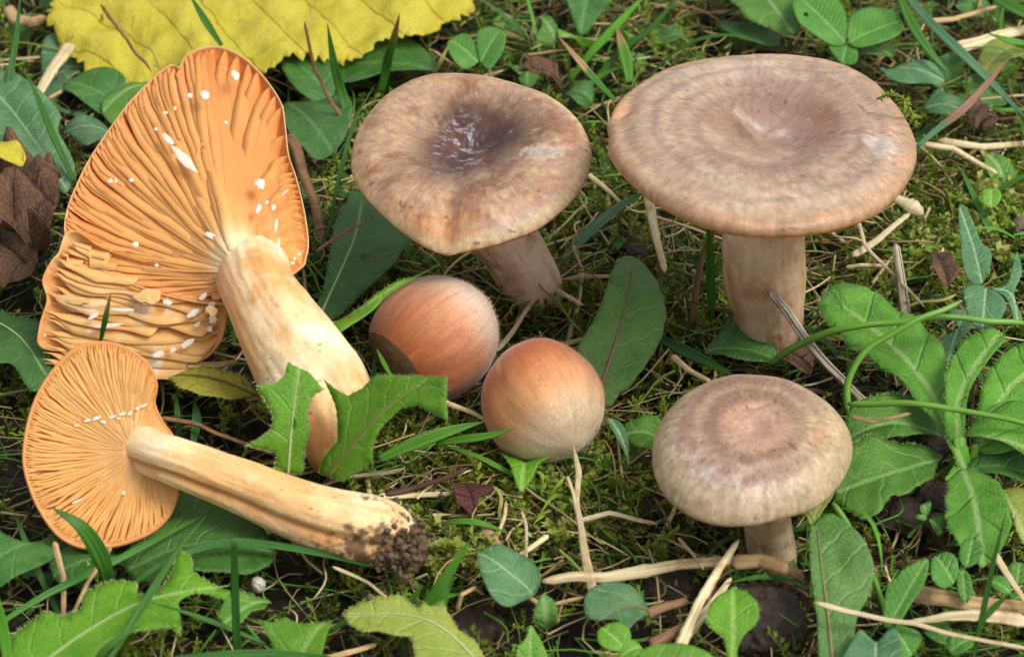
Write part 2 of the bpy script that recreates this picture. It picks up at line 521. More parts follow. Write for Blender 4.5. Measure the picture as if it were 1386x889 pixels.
def cap_part(name, mat, parent, cx, cy, zc, n, outline, prof, colf, dispf=None, NT=540, NR=130, smooth=True):
    n = unit(np.array(n, float)); c = G(cx, cy, zc)
    o = catmull(outline, 12, True) if smooth else np.asarray(outline, float)
    R = polar_outline(c, n, on_plane(o[:, 0], o[:, 1], c, n))
    pr = resample(catmull(prof, 8), NR)
    th = np.linspace(0, 2 * math.pi, NT, endpoint=False)
    rho, h = pr[:, 0][:, None], pr[:, 1][:, None]
    ridx = np.argmax(pr[:, 0])
    e1, e2 = basis(n)
    RR = R(th)[None] * rho
    base = c + e1 * (RR * np.cos(th))[..., None] + e2 * (RR * np.sin(th))[..., None]
    h = np.broadcast_to(h, RR.shape).copy()
    under = (np.arange(NR) > ridx)[:, None] & np.ones_like(RR, bool)
    X, Y = proj(base.reshape(-1, 3)); X = X.reshape(RR.shape); Y = Y.reshape(RR.shape)
    rh = np.broadcast_to(rho, RR.shape)
    if dispf is not None:
        h = h + dispf(X, Y, rh, th[None] + 0 * RR, under, base)
    V = base + n * h[..., None]
    X, Y = proj(V.reshape(-1, 3)); X = X.reshape(RR.shape); Y = Y.reshape(RR.shape)
    C = colf(X, Y, rh, th[None] + 0 * RR, under, V)
    q = th[None] + 0 * RR + .05 * fbm(V * 2, 61, 2)
    fib = vnoise(n3(np.cos(q) * 34, np.sin(q) * 34, rh * 9), 62) + .7 * vnoise(n3(np.cos(q) * 70, np.sin(q) * 70, rh * 14), 63)
    C[..., :3] *= np.array([.97, .98, .97]); C[..., :3] *= (1 + .15 * fib * sst(.1, .5, rh))[..., None]
    C[..., :3] = mixc(C[..., :3], lin(84, 56, 40), .6 * sst(.50, .62, fbm(V * 6.5, 64, 3)) * (~under))
    F = grid_faces(NR, NT, cu=True, flip=True)
    return obj(name, V.reshape(-1, 3), F, mat, parent, col=C.reshape(-1, C.shape[-1]))

def stem_part(name, mat, parent, pts, colf, dispf=None, n=140, ns=110, ref=None):
    p = np.asarray(pts, float)
    p = resample(catmull(p, 12), n)
    P = np.array([G(a, b, c) for a, b, c, _ in p])
    R = np.array([r * pxs(q) for q, r in zip(P, p[:, 3])])
    tt = np.linspace(0, 1, n)
    def d(U, PH, RR):
        o = RR * 0.035 * fbm(n3(U * 1.1, np.cos(PH) * 1.5, np.sin(PH) * 1.5), 31, 4) + RR * 0.03 * fbm(n3(U * .5, np.cos(PH) * 5, np.sin(PH) * 5), 35, 3)
        o = o + RR * .014 * vnoise(n3(U * 2.2, np.cos(PH) * 11, np.sin(PH) * 11), 36) + RR * .025 * fbm(n3(U * 3, np.cos(PH) * 3, np.sin(PH) * 3), 37, 3)
        if dispf is not None: o = o + dispf(U / U.max(), PH, RR)
        return o
    V, F, U, PH = tube_vf(P, R, ns, ref=-FWD if ref is None else ref, disp=d)
    X, Y = proj(V)
    C = colf(X, Y, U / U.max(), PH, V)
    fb = vnoise(n3(U * 1.3, np.cos(PH) * 9, np.sin(PH) * 9), 38) + .7 * vnoise(n3(U * 2.5, np.cos(PH) * 20, np.sin(PH) * 20), 39)
    C = C * (1 + .075 * fb)[:, None]
    C = mixc(C, lin(176, 110, 56), .35 * sst(.15, .5, fbm(n3(U * .9, np.cos(PH) * 2.5, np.sin(PH) * 2.5), 40, 4)))
    return obj(name, V, F, mat, parent, col=C)

MFL = flesh('cap_skin', rough=0.46, sss=0.07, fine=24, amt=0.34, bump=0.5, bdist=0.014, coarse=5.0, spec=0.42, rvar=0.12)
MST = flesh('stem_flesh', rough=0.46, sss=0.16, fine=14, amt=0.17, bump=0.5, bdist=0.02, coarse=3.5, spec=0.35)
MGI = flesh('gill_flesh', rough=0.5, sss=0.22, radius=(0.2, 0.1, 0.04), fine=12, amt=0.10, bump=0.2, bdist=0.01, coarse=3.0, spec=0.3)
MLX = flesh('latex', rough=0.16, sss=0.4, radius=(.1, .08, .06), fine=5, amt=0.02, bump=0.05, bdist=0.01, spec=0.5)
MDR = rough_mat('stuck_soil', lin(150, 126, 98) * .85, lin(78, 62, 48), scale=9.0, bump=1.0, bdist=0.08, rough=0.85)

def grain(V, s, f=(1, 1, 1), seed=0, o=5):
    return fbm(V * np.asarray(f) * s, seed, o, 0.6)

# ---- mushroom 1: the large flat cap at the right
def m1():
    t = thing('mushroom', 'tallest upright mushroom with the widest flat greyish brown cap and thick pinkish stem', 'mushroom', G(1042, 455, 0))
    out = [(825, 172), (823, 155), (838, 128), (862, 108), (900, 86), (950, 73), (1010, 67), (1070, 67), (1130, 76), (1175, 96), (1206, 124), (1226, 150), (1240, 180), (1241, 206),
           (1228, 234), (1200, 262), (1160, 283), (1110, 296), (1050, 300), (985, 296), (925, 277), (880, 252), (845, 222), (825, 195)]
    prof = [(0, -.16), (.10, -.15), (.22, -.13), (.32, -.04), (.42, .04), (.56, .09), (.70, .10), (.84, .06), (.93, -.01), (.985, -.10), (1.0, -.2), (.985, -.29), (.94, -.34), (.8, -.4), (.5, -.58), (.28, -.85), (.2, -.95)]
    def disp(X, Y, r, th, un, P):
        top = ~un
        d = 0.05 * fbm(P * .7, 11, 3) * (1 - r * .5) + 0.012 * grain(P, 5, seed=12)
        d -= top * 0.07 * blob(X, Y, 1080, 165, 66, 32, 5, 4)
        d -= top * 0.10 * blob(X, Y, 1040, 172, 40, 12, 30)
        # the torn ridge beside the pit
        d += top * 0.10 * blob(X, Y, 1015, 168, 24, 6, 35) + top * 0.07 * blob(X, Y, 1050, 186, 26, 5, 12) + top * .08 * blob(X, Y, 996, 145, 6, 4)
        d -= top * 0.05 * blob(X, Y, 1022, 186, 36, 8, 25)
        d -= top * 0.09 * blob(X, Y, 840, 152, 22, 10, -20)
        d += top * 0.02 * np.sin(r * 40 + 2 * fbm(P * .8, 13, 2)) * sst(.4, .7, r)
        d += un * 0.035 * np.sin(th * 75) * sst(.985, .9, r)
        return d
    def colf(X, Y, r, th, un, P):
        a, b, f = grain(P, 1.2, seed=21), grain(P, 4, seed=22), grain(P, 14, seed=23, o=3)
        c = mixc(np.broadcast_to(lin(192, 165, 140), P.shape), lin(156, 126, 108), sst(-.25, .35, a + .5 * b) * .8)
        z = np.sin(r * 26 + 3.0 * a)
        c = mixc(c, lin(158, 126, 112), .35 * sst(.2, .9, z) * sst(.35, .6, r) * sst(1, .8, r))
        c = mixc(c, lin(192, 158, 128), .8 * sst(.80, .95, r + .05 * a))
        c = mixc(c, lin(182, 140, 104), .75 * sst(.90, .99, r + .04 * b))
        c = mixc(c, lin(146, 112, 100), .75 * blob(X, Y, 1075, 155, 120, 58, 0, 3) * sst(-.5, .3, a + .3))
        c = mixc(c, lin(138, 106, 94), .45 * np.exp(-((r - .42 + .04 * a) / .045) ** 2) + .3 * np.exp(-((r - .70 + .03 * a) / .03) ** 2))
        c = mixc(c, lin(138, 92, 68), .75 * blob(X, Y, 1115, 155, 24, 18, 0) + .7 * blob(X, Y, 1000, 172, 40, 16, 25) + .5 * blob(X, Y, 1095, 190, 40, 12, -20))
        c = mixc(c, lin(200, 182, 170), .7 * blob(X, Y, 1055, 182, 40, 13, 15) * sst(-.3, .3, b) + .6 * blob(X, Y, 1015, 165, 30, 5, 35))
        c = mixc(c, lin(214, 158, 118), .8 * blob(X, Y, 843, 152, 16, 9, -15) + .5 * blob(X, Y, 1212, 150, 16, 40, 25) * sst(-.3, .3, b) + .5 * blob(X, Y, 1222, 218, 14, 7))
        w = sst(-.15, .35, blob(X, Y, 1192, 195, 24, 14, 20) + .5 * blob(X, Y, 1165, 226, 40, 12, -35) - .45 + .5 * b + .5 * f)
        c = mixc(c, lin(214, 200, 192), .55 * w)  # pale sky sheen painted into the cap colour
        wet = 1 - .45 * w - .25 * blob(X, Y, 1060, 180, 70, 30)
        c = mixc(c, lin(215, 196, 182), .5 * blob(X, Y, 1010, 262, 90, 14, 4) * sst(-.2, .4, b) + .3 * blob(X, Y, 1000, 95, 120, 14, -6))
        c = c * (1 + .3 * f + .15 * b)[..., None]
        c = mixc(c, lin(196, 140, 92), un * 1.0)
        return np.concatenate([c, wet[..., None]], -1)
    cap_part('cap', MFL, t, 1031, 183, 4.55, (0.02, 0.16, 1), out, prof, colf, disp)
    def sc(X, Y, u, ph, V):
        a, b = grain(V, 1.6, (1, 1, .6), 41), grain(V, 5, (1, 1, .5), 42)
        c = mixc(np.broadcast_to(lin(214, 180, 148), V.shape), lin(188, 140, 104), sst(-.1, .4, a))
        c = mixc(c, lin(232, 212, 192), .8 * sst(.1, .45, -a + .5 * b))
        c = mixc(c, lin(170, 112, 72), .7 * blob(X, Y, 1012, 398, 14, 12) + .4 * sst(.85, 1, u))
        c = mixc(c, lin(228, 204, 180), .5 * blob(X, Y, 1035, 350, 22, 26, 30))
        return c
    def sdf(u, ph, RR):
        return RR * .05 * np.sin(ph * 2 + u * 5)
    stem_part('stem', MST, t, [(1034, 245, 3.75, 56), (1034, 300, 2.95, 53), (1034, 345, 2.15, 53), (1036, 385, 1.4, 53), (1040, 420, .75, 48), (1045, 448, .25, 42), (1048, 474, -.3, 38)], sc, sdf, ref=(0, 1, .1))
m1()

# ---- mushroom 2: the tilted cap in the middle
def m2():
    t = thing('mushroom', 'tilted mushroom behind the hazelnuts whose brown cap has a dark purplish frosted centre', 'mushroom', G(728, 395, 0))
    out = [(473, 212), (480, 175), (500, 143), (530, 115), (570, 97), (615, 93), (665, 97), (705, 108), (745, 124), (778, 150), (796, 182), (798, 210), (785, 243), (760, 272), (725, 298), (685, 315),
           (640, 327), (600, 331), (570, 322), (535, 298), (505, 270), (480, 240)]
    prof = [(0, -.06), (.10, -.05), (.22, -.01), (.36, 0.06), (.5, .12), (.64, .16), (.78, .14), (.9, .05), (.97, -.06), (1, -.16), (.985, -.25), (.92, -.28), (.7, -.32), (.4, -.5), (.2, -.7)]
    def disp(X, Y, r, th, un, P):
        d = 0.06 * fbm(P * .9, 51, 3) * (1 - r * .4) + 0.014 * grain(P, 4, seed=52)
        d -= .12 * blob(X, Y, 655, 190, 40, 14, -20) * (~un)
        d -= .14 * blob(X, Y, 606, 300, 15, 50, 8) * (~un)
        d += .03 * grain(P, 9, seed=53) * blob(X, Y, 625, 195, 45, 30) * (~un)
        d += un * .03 * np.sin(th * 70) * sst(.98, .9, r)
        return d
    def colf(X, Y, r, th, un, P):
        a, b, f = grain(P, 1.3, seed=61), grain(P, 4, seed=62), grain(P, 13, seed=63, o=3)
        c = mixc(np.broadcast_to(lin(196, 160, 128), P.shape), lin(162, 112, 76), sst(-.2, .35, a + .5 * b) * .8)
        c = mixc(c, lin(176, 140, 120), .5 * sst(.1, .9, np.sin(r * 30 + 4 * a)) * sst(.45, .7, r))
        c = mixc(c, lin(158, 90, 46), .8 * sst(-.1, .5, b) * (blob(X, Y, 520, 235, 55, 50) + .8 * blob(X, Y, 570, 300, 50, 30)))
        c = mixc(c, lin(212, 152, 96), .7 * blob(X, Y, 585, 305, 60, 24, 15) * sst(-.4, .3, a))
        d = blob(X, Y, 640, 190, 112, 66, -22, 2.0)
        c = mixc(c, lin(86, 60, 54), sst(.12, .85, d + .3 * a + .1 * b) * .95)
        c = mixc(c, lin(72, 50, 50), .75 * blob(X, Y, 668, 188, 52, 18, -22) + .5 * blob(X, Y, 615, 225, 30, 14))
        c = mixc(c, lin(148, 96, 52), .6 * blob(X, Y, 632, 202, 22, 12, 30) * sst(-.2, .3, b))
        g = sst(.12, .35, grain(P, 7, (1, 2.4, 1), 66)) * blob(X, Y, 618, 190, 34, 34)
        c = mixc(c, lin(196, 190, 205), .75 * g)
        c = mixc(c, lin(120, 78, 56), .5 * blob(X, Y, 662, 238, 70, 14, -20) * sst(-.3, .3, a + b))
        c = mixc(c, lin(214, 198, 188), .5 * sst(-.1, .4, blob(X, Y, 738, 207, 34, 13, 5) - .35 + .5 * b + .5 * f) + .3 * blob(X, Y, 700, 300, 40, 10, -20))  # pale sheen on the right side painted into the colour
        c = mixc(c, lin(176, 112, 72), .5 * blob(X, Y, 778, 190, 14, 22) * sst(-.2, .3, b))
        c = mixc(c, lin(216, 186, 146), .8 * sst(.90, .98, r + .03 * b))
        c = c * (1 + .32 * f + .15 * b)[..., None]
        c = mixc(c, lin(176, 118, 74), un * 1.0)
        wet = 1 - .6 * sst(.3, .8, d) - .35 * blob(X, Y, 738, 207, 34, 13, 5)
        return np.concatenate([c, wet[..., None]], -1)
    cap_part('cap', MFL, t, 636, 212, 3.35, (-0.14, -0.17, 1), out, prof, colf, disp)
    def sc(X, Y, u, ph, V):
        a, b = grain(V, 1.8, seed=71), grain(V, 6, seed=72)
        c = mixc(np.broadcast_to(lin(222, 188, 160), V.shape), lin(186, 136, 102), sst(-.1, .4, a))
        c = mixc(c, lin(224, 204, 186), .6 * sst(0, .4, b))
        return mixc(c, lin(160, 100, 64), .5 * sst(.35, .15, u))
    stem_part('stem', MST, t, [(640, 250, 2.6, 44), (668, 300, 1.95, 47), (692, 336, 1.35, 43), (710, 366, .85, 41), (722, 386, .5, 39), (728, 400, .1, 36)], sc, None, ref=(0, 1, .1))
m2()

# ---- mushroom 3: the small domed cap in front at the right
def m3():
    t = thing('mushroom', 'smallest upright mushroom with a domed pinkish grey zoned cap beside the green lobed leaves', 'mushroom', G(1045, 752, 0))
    out = [(884, 610), (888, 577), (908, 545), (942, 520), (985, 506), (1030, 506), (1075, 514), (1115, 535), (1142, 560), (1155, 590), (1150, 622), (1128, 655), (1095, 678), (1058, 688), (1020, 697),
           (980, 697), (940, 686), (908, 665), (890, 638)]
    prof = [(0, .26), (.05, .28), (.2, .34), (.36, .37), (.52, .36), (.66, .32), (.78, .25), (.88, .14), (.955, .0), (1, -.15), (.985, -.24), (.9, -.27), (.6, -.3), (.3, -.5), (.2, -.6)]
    def disp(X, Y, r, th, un, P):
        d = .03 * fbm(P * 1.1, 81, 3) + .006 * grain(P, 6, seed=82)
        return d - .05 * blob(X, Y, 1025, 572, 18, 3, -10) * (~un) + un * .03 * np.sin(th * 60) * sst(.98, .9, r)
    def colf(X, Y, r, th, un, P):
        a, b, f = grain(P, 1.5, seed=91), grain(P, 5, seed=92), grain(P, 16, seed=93, o=3)
        rr = r + .05 * a
        c = np.broadcast_to(lin(182, 146, 124), P.shape)
        c = mixc(c, lin(196, 150, 122), .5 * blob(X, Y, 985, 556, 36, 16))
        c = mixc(c, lin(150, 118, 100), sst(.30, .42, rr))
        c = mixc(c, lin(174, 146, 126), sst(.48, .56, rr) * .8)
        c = mixc(c, lin(152, 118, 104), sst(.58, .66, rr) * .8)
        c = mixc(c, lin(184, 160, 132), sst(.70, .84, rr + .04 * b))
        c = mixc(c, lin(176, 150, 116), .7 * sst(.86, .98, rr))
        c = mixc(c, lin(190, 168, 126), .6 * blob(X, Y, 1125, 590, 46, 60, 10))
        c = mixc(c, lin(212, 150, 110), .4 * blob(X, Y, 1110, 590, 20, 12, -40))
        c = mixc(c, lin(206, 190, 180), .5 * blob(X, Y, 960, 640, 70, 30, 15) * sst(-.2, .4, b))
        sp = sst(.42, .55, grain(P, 8, seed=95)) * (r > .6)
        c = mixc(c, lin(110, 70, 50), .5 * sp)
        c = c * (1 + .36 * f + .2 * b)[..., None]
        return mixc(c, lin(190, 150, 100), un * 1.0)
    cap_part('cap', MFL, t, 1020, 602, 1.95, (0.03, 0.0, 1), out, prof, colf, disp)
    def sc(X, Y, u, ph, V):
        a, b = grain(V, 2.0, seed=101), grain(V, 6, seed=102)
        c = mixc(np.broadcast_to(lin(200, 178, 146), V.shape), lin(168, 138, 100), sst(-.1, .4, a))
        return mixc(c, lin(120, 84, 54), .5 * sst(.3, .5, b))
    stem_part('stem', MST, t, [(1028, 640, 1.7, 31), (1036, 690, 1.05, 32), (1042, 725, .45, 32), (1045, 750, 0.05, 33), (1046, 770, -.35, 30)], sc, None, ref=(0, 1, .1))
m3()

# ---- gills: one thin blade from the stem to the margin
def gill_vf(A, th0, r0, r1, Rf, c, n, hb, dep, lean, seed, nr=26, nd=4, wig=1.0, ragged=0.0, keep_end=False):
    q = np.linspace(0, 1, nr)
    rho = r0 + (r1 - r0) * q
    th = th0 + wig * (0.020 * vnoise(n3(rho * 3.5, seed * 3.1), 5) + 0.008 * vnoise(n3(rho * 11, seed * 1.7), 6))
    Rp = Rf(th)
    x, y = A[0] + rho * Rp * np.cos(th), A[1] - rho * Rp * np.sin(th)
    B = on_plane(x, y, c, n)
    B2 = on_plane(A[0] + rho * Rp * np.cos(th + .01), A[1] - rho * Rp * np.sin(th + .01), c, n)
    T = unit(B2 - B)
    tap = sst(0, .12, q) if r0 > .3 else sst(-.3, .1, q)
    tap = tap * sst(1.0, .96, q) if keep_end else tap * sst(1.0, .86, q)
    D = dep(rho) * tap * (1 + ragged * vnoise(n3(rho * 14, seed * 7.7), 8))
    H = hb(rho)
    s = np.linspace(0, 1, nd)[None, :, None]
    ln = lean + .12 * vnoise(n3(rho * 4, seed * 5.3), 9)
    L = ln[:, None, None] * (0.7 + .5 * s)
    V = B[:, None] + n * H[:, None, None] + (n * np.cos(L) + T[:, None] * np.sin(L)) * D[:, None, None] * s
    return V.reshape(-1, 3), grid_faces(nr, nd), np.repeat(rho, nd), np.tile(np.linspace(0, 1, nd), nr)

def px_R(A, pts):
    """outline radius in pixels as a function of the angle about A"""
    p = catmull(pts, 8, True)
    a = np.arctan2(-(p[:, 1] - A[1]), p[:, 0] - A[0]); r = np.hypot(p[:, 0] - A[0], p[:, 1] - A[1])
    o = np.argsort(a); a, r = a[o], r[o]
    return lambda q: np.interp(np.mod(q - a[0], 2 * math.pi) + a[0], np.r_[a, a[0] + 2 * math.pi], np.r_[r, r[0]])

def drop(parent, mat, x, y, c, n, rx, ry, ang=0.0, h=0.05, thick=0.6, seed=0, name='latex_drop', lump=.28):
    rx, ry = (rx, ry) if name != 'latex_drop' else (rx * .78, ry * .8)
    p = on_plane(np.array(float(x)), np.array(float(y)), c, n) + n * h
    s = pxs(p)
    e1, e2 = basis(n); a = math.radians(ang)
    u = e1 * math.cos(a) - e2 * math.sin(a); v = np.cross(n, u)
    ph = np.linspace(0, 2 * math.pi, 28, endpoint=False)[None]; la = np.linspace(-math.pi / 2, math.pi / 2, 13)[:, None]
    cl = np.cos(la) * np.ones_like(ph); sl = np.sin(la) * np.ones_like(ph)
    k = 1 + lump * vnoise(n3(np.cos(ph) * 1.7 * cl + seed, np.sin(ph) * 1.7 * cl, sl * 1.7), 12)
    V = p + (u * (rx * s * cl * np.cos(ph) * k)[..., None] + v * (ry * s * cl * np.sin(ph) * k)[..., None] + n * (min(rx, ry) * s * thick * sl * k)[..., None])
    return obj(name, V.reshape(-1, 3), grid_faces(13, 28, cu=True), mat, parent, col=np.broadcast_to(lin(244, 230, 206), (364, 3)))

# ---- mushroom 4: the large cut mushroom lying with its gills to the camera
def m4():
    t = thing('cut_mushroom', 'largest lying mushroom with broken orange gills turned upward and white milk drops', 'mushroom', G(400, 500, 0))
    A = (335.0, 356.0)
    n = unit(np.array([-0.10, -0.62, 0.78])); c = G(A[0], A[1], 2.25)
    out = [(404, 362), (413, 345), (416, 325), (412, 290), (405, 258), (398, 232), (389, 205), (385, 170), (380, 138), (362, 108), (342, 86), (322, 70), (295, 59), (268, 62), (248, 74), (241, 88), (232, 84), (219, 90), (196, 110), (168, 140),
           (140, 178), (116, 215), (98, 252), (87, 282), (84, 312), (96, 335), (150, 372), (230, 400), (300, 410), (345, 400)]
    Rf = px_R(A, out)
    def colf(X, Y, r, th, un, P):
        a, b = grain(P, 1.2, seed=111), grain(P, 6, seed=112)
        c_ = mixc(np.broadcast_to(lin(206, 120, 58), P.shape), lin(226, 150, 84), sst(-.2, .3, a))
        c_ = mixc(c_, lin(206, 160, 120), (~un) * 1.0)
        return mixc(c_, lin(226, 178, 126), sst(.975, .995, r))
    prof = [(0, -1.3), (.3, -1.25), (.6, -1.02), (.8, -.76), (.93, -.46), (.985, -.27), (1, -.15), (.996, -.11), (.985, -.14), (.96, -.20), (.9, -.27), (.8, -.32), (.5, -.34), (.2, -.3), (.02, -.25)]
    cap = cap_part('cap', MGI, t, 255, 240, 2.25 + .0, n, out, prof, colf, None, NT=300, NR=70) if False else None
    # the cap body is laid on the plane of the gills
    cc = on_plane(np.array(262.0), np.array(245.0), c, n)
    e1, e2 = basis(n)
    o = catmull(out, 10, True)
    R = polar_outline(cc, n, on_plane(o[:, 0], o[:, 1], c, n))
    pr = resample(catmull(prof, 8), 70); NT = 300
    th = np.linspace(0, 2 * math.pi, NT, endpoint=False)
    ridx = np.argmax(pr[:, 0])
    RR = R(th)[None] * pr[:, 0][:, None]
    V = cc + e1 * (RR * np.cos(th))[..., None] + e2 * (RR * np.sin(th))[..., None] + n * np.broadcast_to(pr[:, 1][:, None], RR.shape)[..., None]
    V = V + n * (.03 * fbm(V * 1.2, 113, 3))[..., None]
    X, Y = proj(V.reshape(-1, 3))
    un = (np.arange(70) > ridx)[:, None] & np.ones_like(RR, bool)
    C = colf(X.reshape(RR.shape), Y.reshape(RR.shape), np.broadcast_to(pr[:, 0][:, None], RR.shape), th, un, V)
    cap = obj('cap', V.reshape(-1, 3), grid_faces(70, NT, cu=True, flip=True), MGI, t, col=C.reshape(-1, 3))
    hb = lambda r: np.interp(r, [0, .1, .3, .6, .85, .95, 1.0], [.16, -.02, -.24, -.34, -.31, -.24, -.15])
    rs = np.random.RandomState(4)
    def add(th_deg, r0, r1, lean, depth, shade):
        dep = lambda r: np.interp(r, [0, .12, .35, .7, .9, 1], np.array([.34, .36, .40, .38, .28, .13 if th_deg > 98 else .05]) * depth)
        V, F, rr, s = gill_vf(A, math.radians(th_deg), r0, r1, Rf, c, n, hb, dep, math.radians(lean), th_deg + 200, keep_end=True)
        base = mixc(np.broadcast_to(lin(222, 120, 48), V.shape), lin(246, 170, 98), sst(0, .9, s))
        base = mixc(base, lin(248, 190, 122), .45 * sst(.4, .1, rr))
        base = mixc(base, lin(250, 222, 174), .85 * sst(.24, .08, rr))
        base = mixc(base, lin(186, 86, 28), .5 * sst(.6, 1.0, rr) * (1 - s * .75) * (th_deg > 98))  # shade in the slots between gills, painted darker at roots near the margin
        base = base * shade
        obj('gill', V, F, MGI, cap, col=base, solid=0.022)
    # open gills at the left
    ths = np.linspace(101, 198, 42)
    for i, a in enumerate(ths):
        a = a + rs.uniform(-.5, .5)
        k = min(1, (a - 101) / 69)
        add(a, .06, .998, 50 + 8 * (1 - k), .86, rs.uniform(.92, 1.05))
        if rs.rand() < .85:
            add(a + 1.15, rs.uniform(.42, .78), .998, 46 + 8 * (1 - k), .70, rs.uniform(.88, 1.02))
    # closely folded smooth gills at the right
    for a in np.linspace(-4, 99, 34):
        add(a + rs.uniform(-.8, .8), .06, 1.0 + rs.uniform(-.012, .012), 72, 1.0, rs.uniform(1.02, 1.06))
    # the broken piece at the lower left
    fo = [(86, 314), (104, 312), (118, 322), (140, 335), (190, 352), (250, 368), (300, 372), (306, 400), (302, 450), (280, 482), (240, 500), (205, 505), (160, 488), (110, 478), (52, 470), (50, 440), (60, 405), (54, 378), (66, 352), (76, 340)]
    nf = unit(np.array([-0.06, -0.74, 0.66])); cf = on_plane(np.array(180.0), np.array(410.0), c - n * .12, n)
    fr = thing('broken_cap_piece', None, None, (0, 0, 0)) if False else None
    o = catmull(fo, 8, True)
    R = polar_outline(cf, nf, on_plane(o[:, 0], o[:, 1], cf, nf)); e1, e2 = basis(nf)
    pr = resample(catmull([(0, -1.0), (.5, -.9), (.85, -.55), (.97, -.3), (1, -.15), (.98, -.1), (.9, -.22), (.5, -.28), (.02, -.28)], 8), 40)
    RR = R(th)[None] * pr[:, 0][:, None]
    V = cf + e1 * (RR * np.cos(th))[..., None] + e2 * (RR * np.sin(th))[..., None] + nf * np.broadcast_to(pr[:, 1][:, None], RR.shape)[..., None]
    V = V + nf * (.05 * fbm(V * 1.5, 115, 3))[..., None]
    g = grain(V, 3, seed=116)
    C = mixc(np.broadcast_to(lin(220, 152, 84), V.shape), lin(232, 186, 128), sst(-.2, .3, g))
    piece = obj('cap_piece', V.reshape(-1, 3), grid_faces(40, NT, cu=True, flip=True), MGI, t, col=C.reshape(-1, 3))
    piece['label'] = 'torn lower left piece of the cap with ragged wavy gills'
    A2 = (820.0, 478.0); Rf2 = lambda q: np.full(np.shape(q), 770.0)
    def edge_x(y):     # left margin and right break of the piece, by height in the picture
        return np.interp(y, [330, 345, 380, 405, 440, 472], [88, 70, 56, 60, 52, 54]), np.interp(y, [330, 350, 372, 400, 450, 485], [150, 200, 292, 300, 300, 270])
    ys = np.linspace(322, 490, 27)
    for i, y in enumerate(ys):
        xl, xr = edge_x(y); a = math.atan2(A2[1] - y, xl - A2[0])
        xl += rs.uniform(0, 8)
        if i in (3, 7, 11, 15, 19): xr -= rs.uniform(40, 120)
        if i in (5, 9, 14, 18, 22): xl += rs.uniform(20, 70)
        r1, r0 = (A2[0] - xl) / abs(math.cos(a)) / 770, (A2[0] - xr) / abs(math.cos(a)) / 770
        hb2 = lambda r: np.interp(r, [r0, r0 + .03, (r0 + r1) / 2, r1 - .04, r1], [-.22, -.26, -.26, -.2, -.12])
        dep = lambda r: np.interp(r, [r0, r0 + .03, (r0 + r1) / 2, r1 - .05, r1], [.28, .36, .36, .24, .06])
        V, F, rr, s = gill_vf(A2, a, r0, r1, Rf2, cf, nf, hb2, dep, math.radians(50 + rs.uniform(-10, 8)), i * 3.3 + 50, nr=44, wig=.30, ragged=.45)
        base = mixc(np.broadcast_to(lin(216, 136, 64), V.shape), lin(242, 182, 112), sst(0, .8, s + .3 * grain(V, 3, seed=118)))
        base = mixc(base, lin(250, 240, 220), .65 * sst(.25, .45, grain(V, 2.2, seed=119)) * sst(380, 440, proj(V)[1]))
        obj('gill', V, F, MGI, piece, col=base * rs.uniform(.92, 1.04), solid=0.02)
    # flakes and rags where the gills are torn
    for (x, y, rx, ry, ang) in [(200, 405, 17, 12, 10), (292, 398, 10, 8, 20), (285, 385, 7, 10, 0), (288, 422, 8, 6, 40), (98, 407, 18, 5, 5)]:
        d = drop(piece, MGI, x, y, cf, unit(nf + np.array([.3 * math.sin(x), .3 * math.cos(x), .2])), rx, ry, ang, h=.07, thick=.07, seed=x, name='gill_rag', lump=.7)
        cc_ = lin(240, 192, 128)
        a_ = np.ones((364, 4), np.float32); a_[:, :3] = cc_
        d.data.color_attributes['Col'].data.foreach_set('color', a_.ravel())
    for (x, y, rx, ry, ang) in [(284, 378, 7, 3, 10), (276, 402, 9, 4, -40), (262, 425, 12, 5, -40), (255, 465, 14, 5, -35), (215, 480, 10, 5, -20), (235, 474, 6, 4, -20), (300, 375, 9, 5, 10), (288, 412, 6, 4, 0), (290, 433, 7, 7, 0),
                                (285, 422, 9, 3, 0), (227, 410, 9, 5, 20), (168, 420, 20, 3, 3), (62, 454, 2.5, 2.5, 0), (148, 441, 24, 3.5, -6), (128, 428, 10, 4, -30), (285, 446, 5, 5, 0), (268, 440, 7, 4, -30)]:
        drop(piece, MLX, x, y, cf, nf, rx, ry, ang, h=.08, thick=.16, seed=x)
    for (x, y, rx, ry, ang) in [(277, 131, 9, 9, 0), (257, 131, 5.5, 5, 0), (319, 104, 7, 10, -35), (352, 251, 9, 10, 0), (225, 155, 4, 3, 0), (238, 149, 3, 3.5, 0), (150, 246, 5, 4, 0), (158, 247, 2.5, 4, 0), (178, 245, 4.5, 3.5, 0), (250, 217, 8, 33, -42),
                                (228, 190, 5, 14, -40), (290, 322, 5, 18, -60), (184, 332, 6, 5, 0), (350, 284, 5, 8, 10), (371, 283, 4, 6, 0), (375, 306, 2.5, 12, 4), (378, 332, 2, 12, 0), (386, 262, 7, 1.8, -40), (213, 361, 4, 3, 0),
                                (307, 168, 3, 3, 0), (400, 352, 3, 3, 0), (406, 346, 3.5, 3, 0), (397, 358, 4, 3, 0), (362, 276, 4, 3, 0), (212, 177, 3, 3, 0)]:
        drop(cap, MLX, x, y, c, n, rx, ry, ang, h=.04 if rx > 4 else .08, thick=.5 if max(rx, ry) < 12 else .2, seed=x)
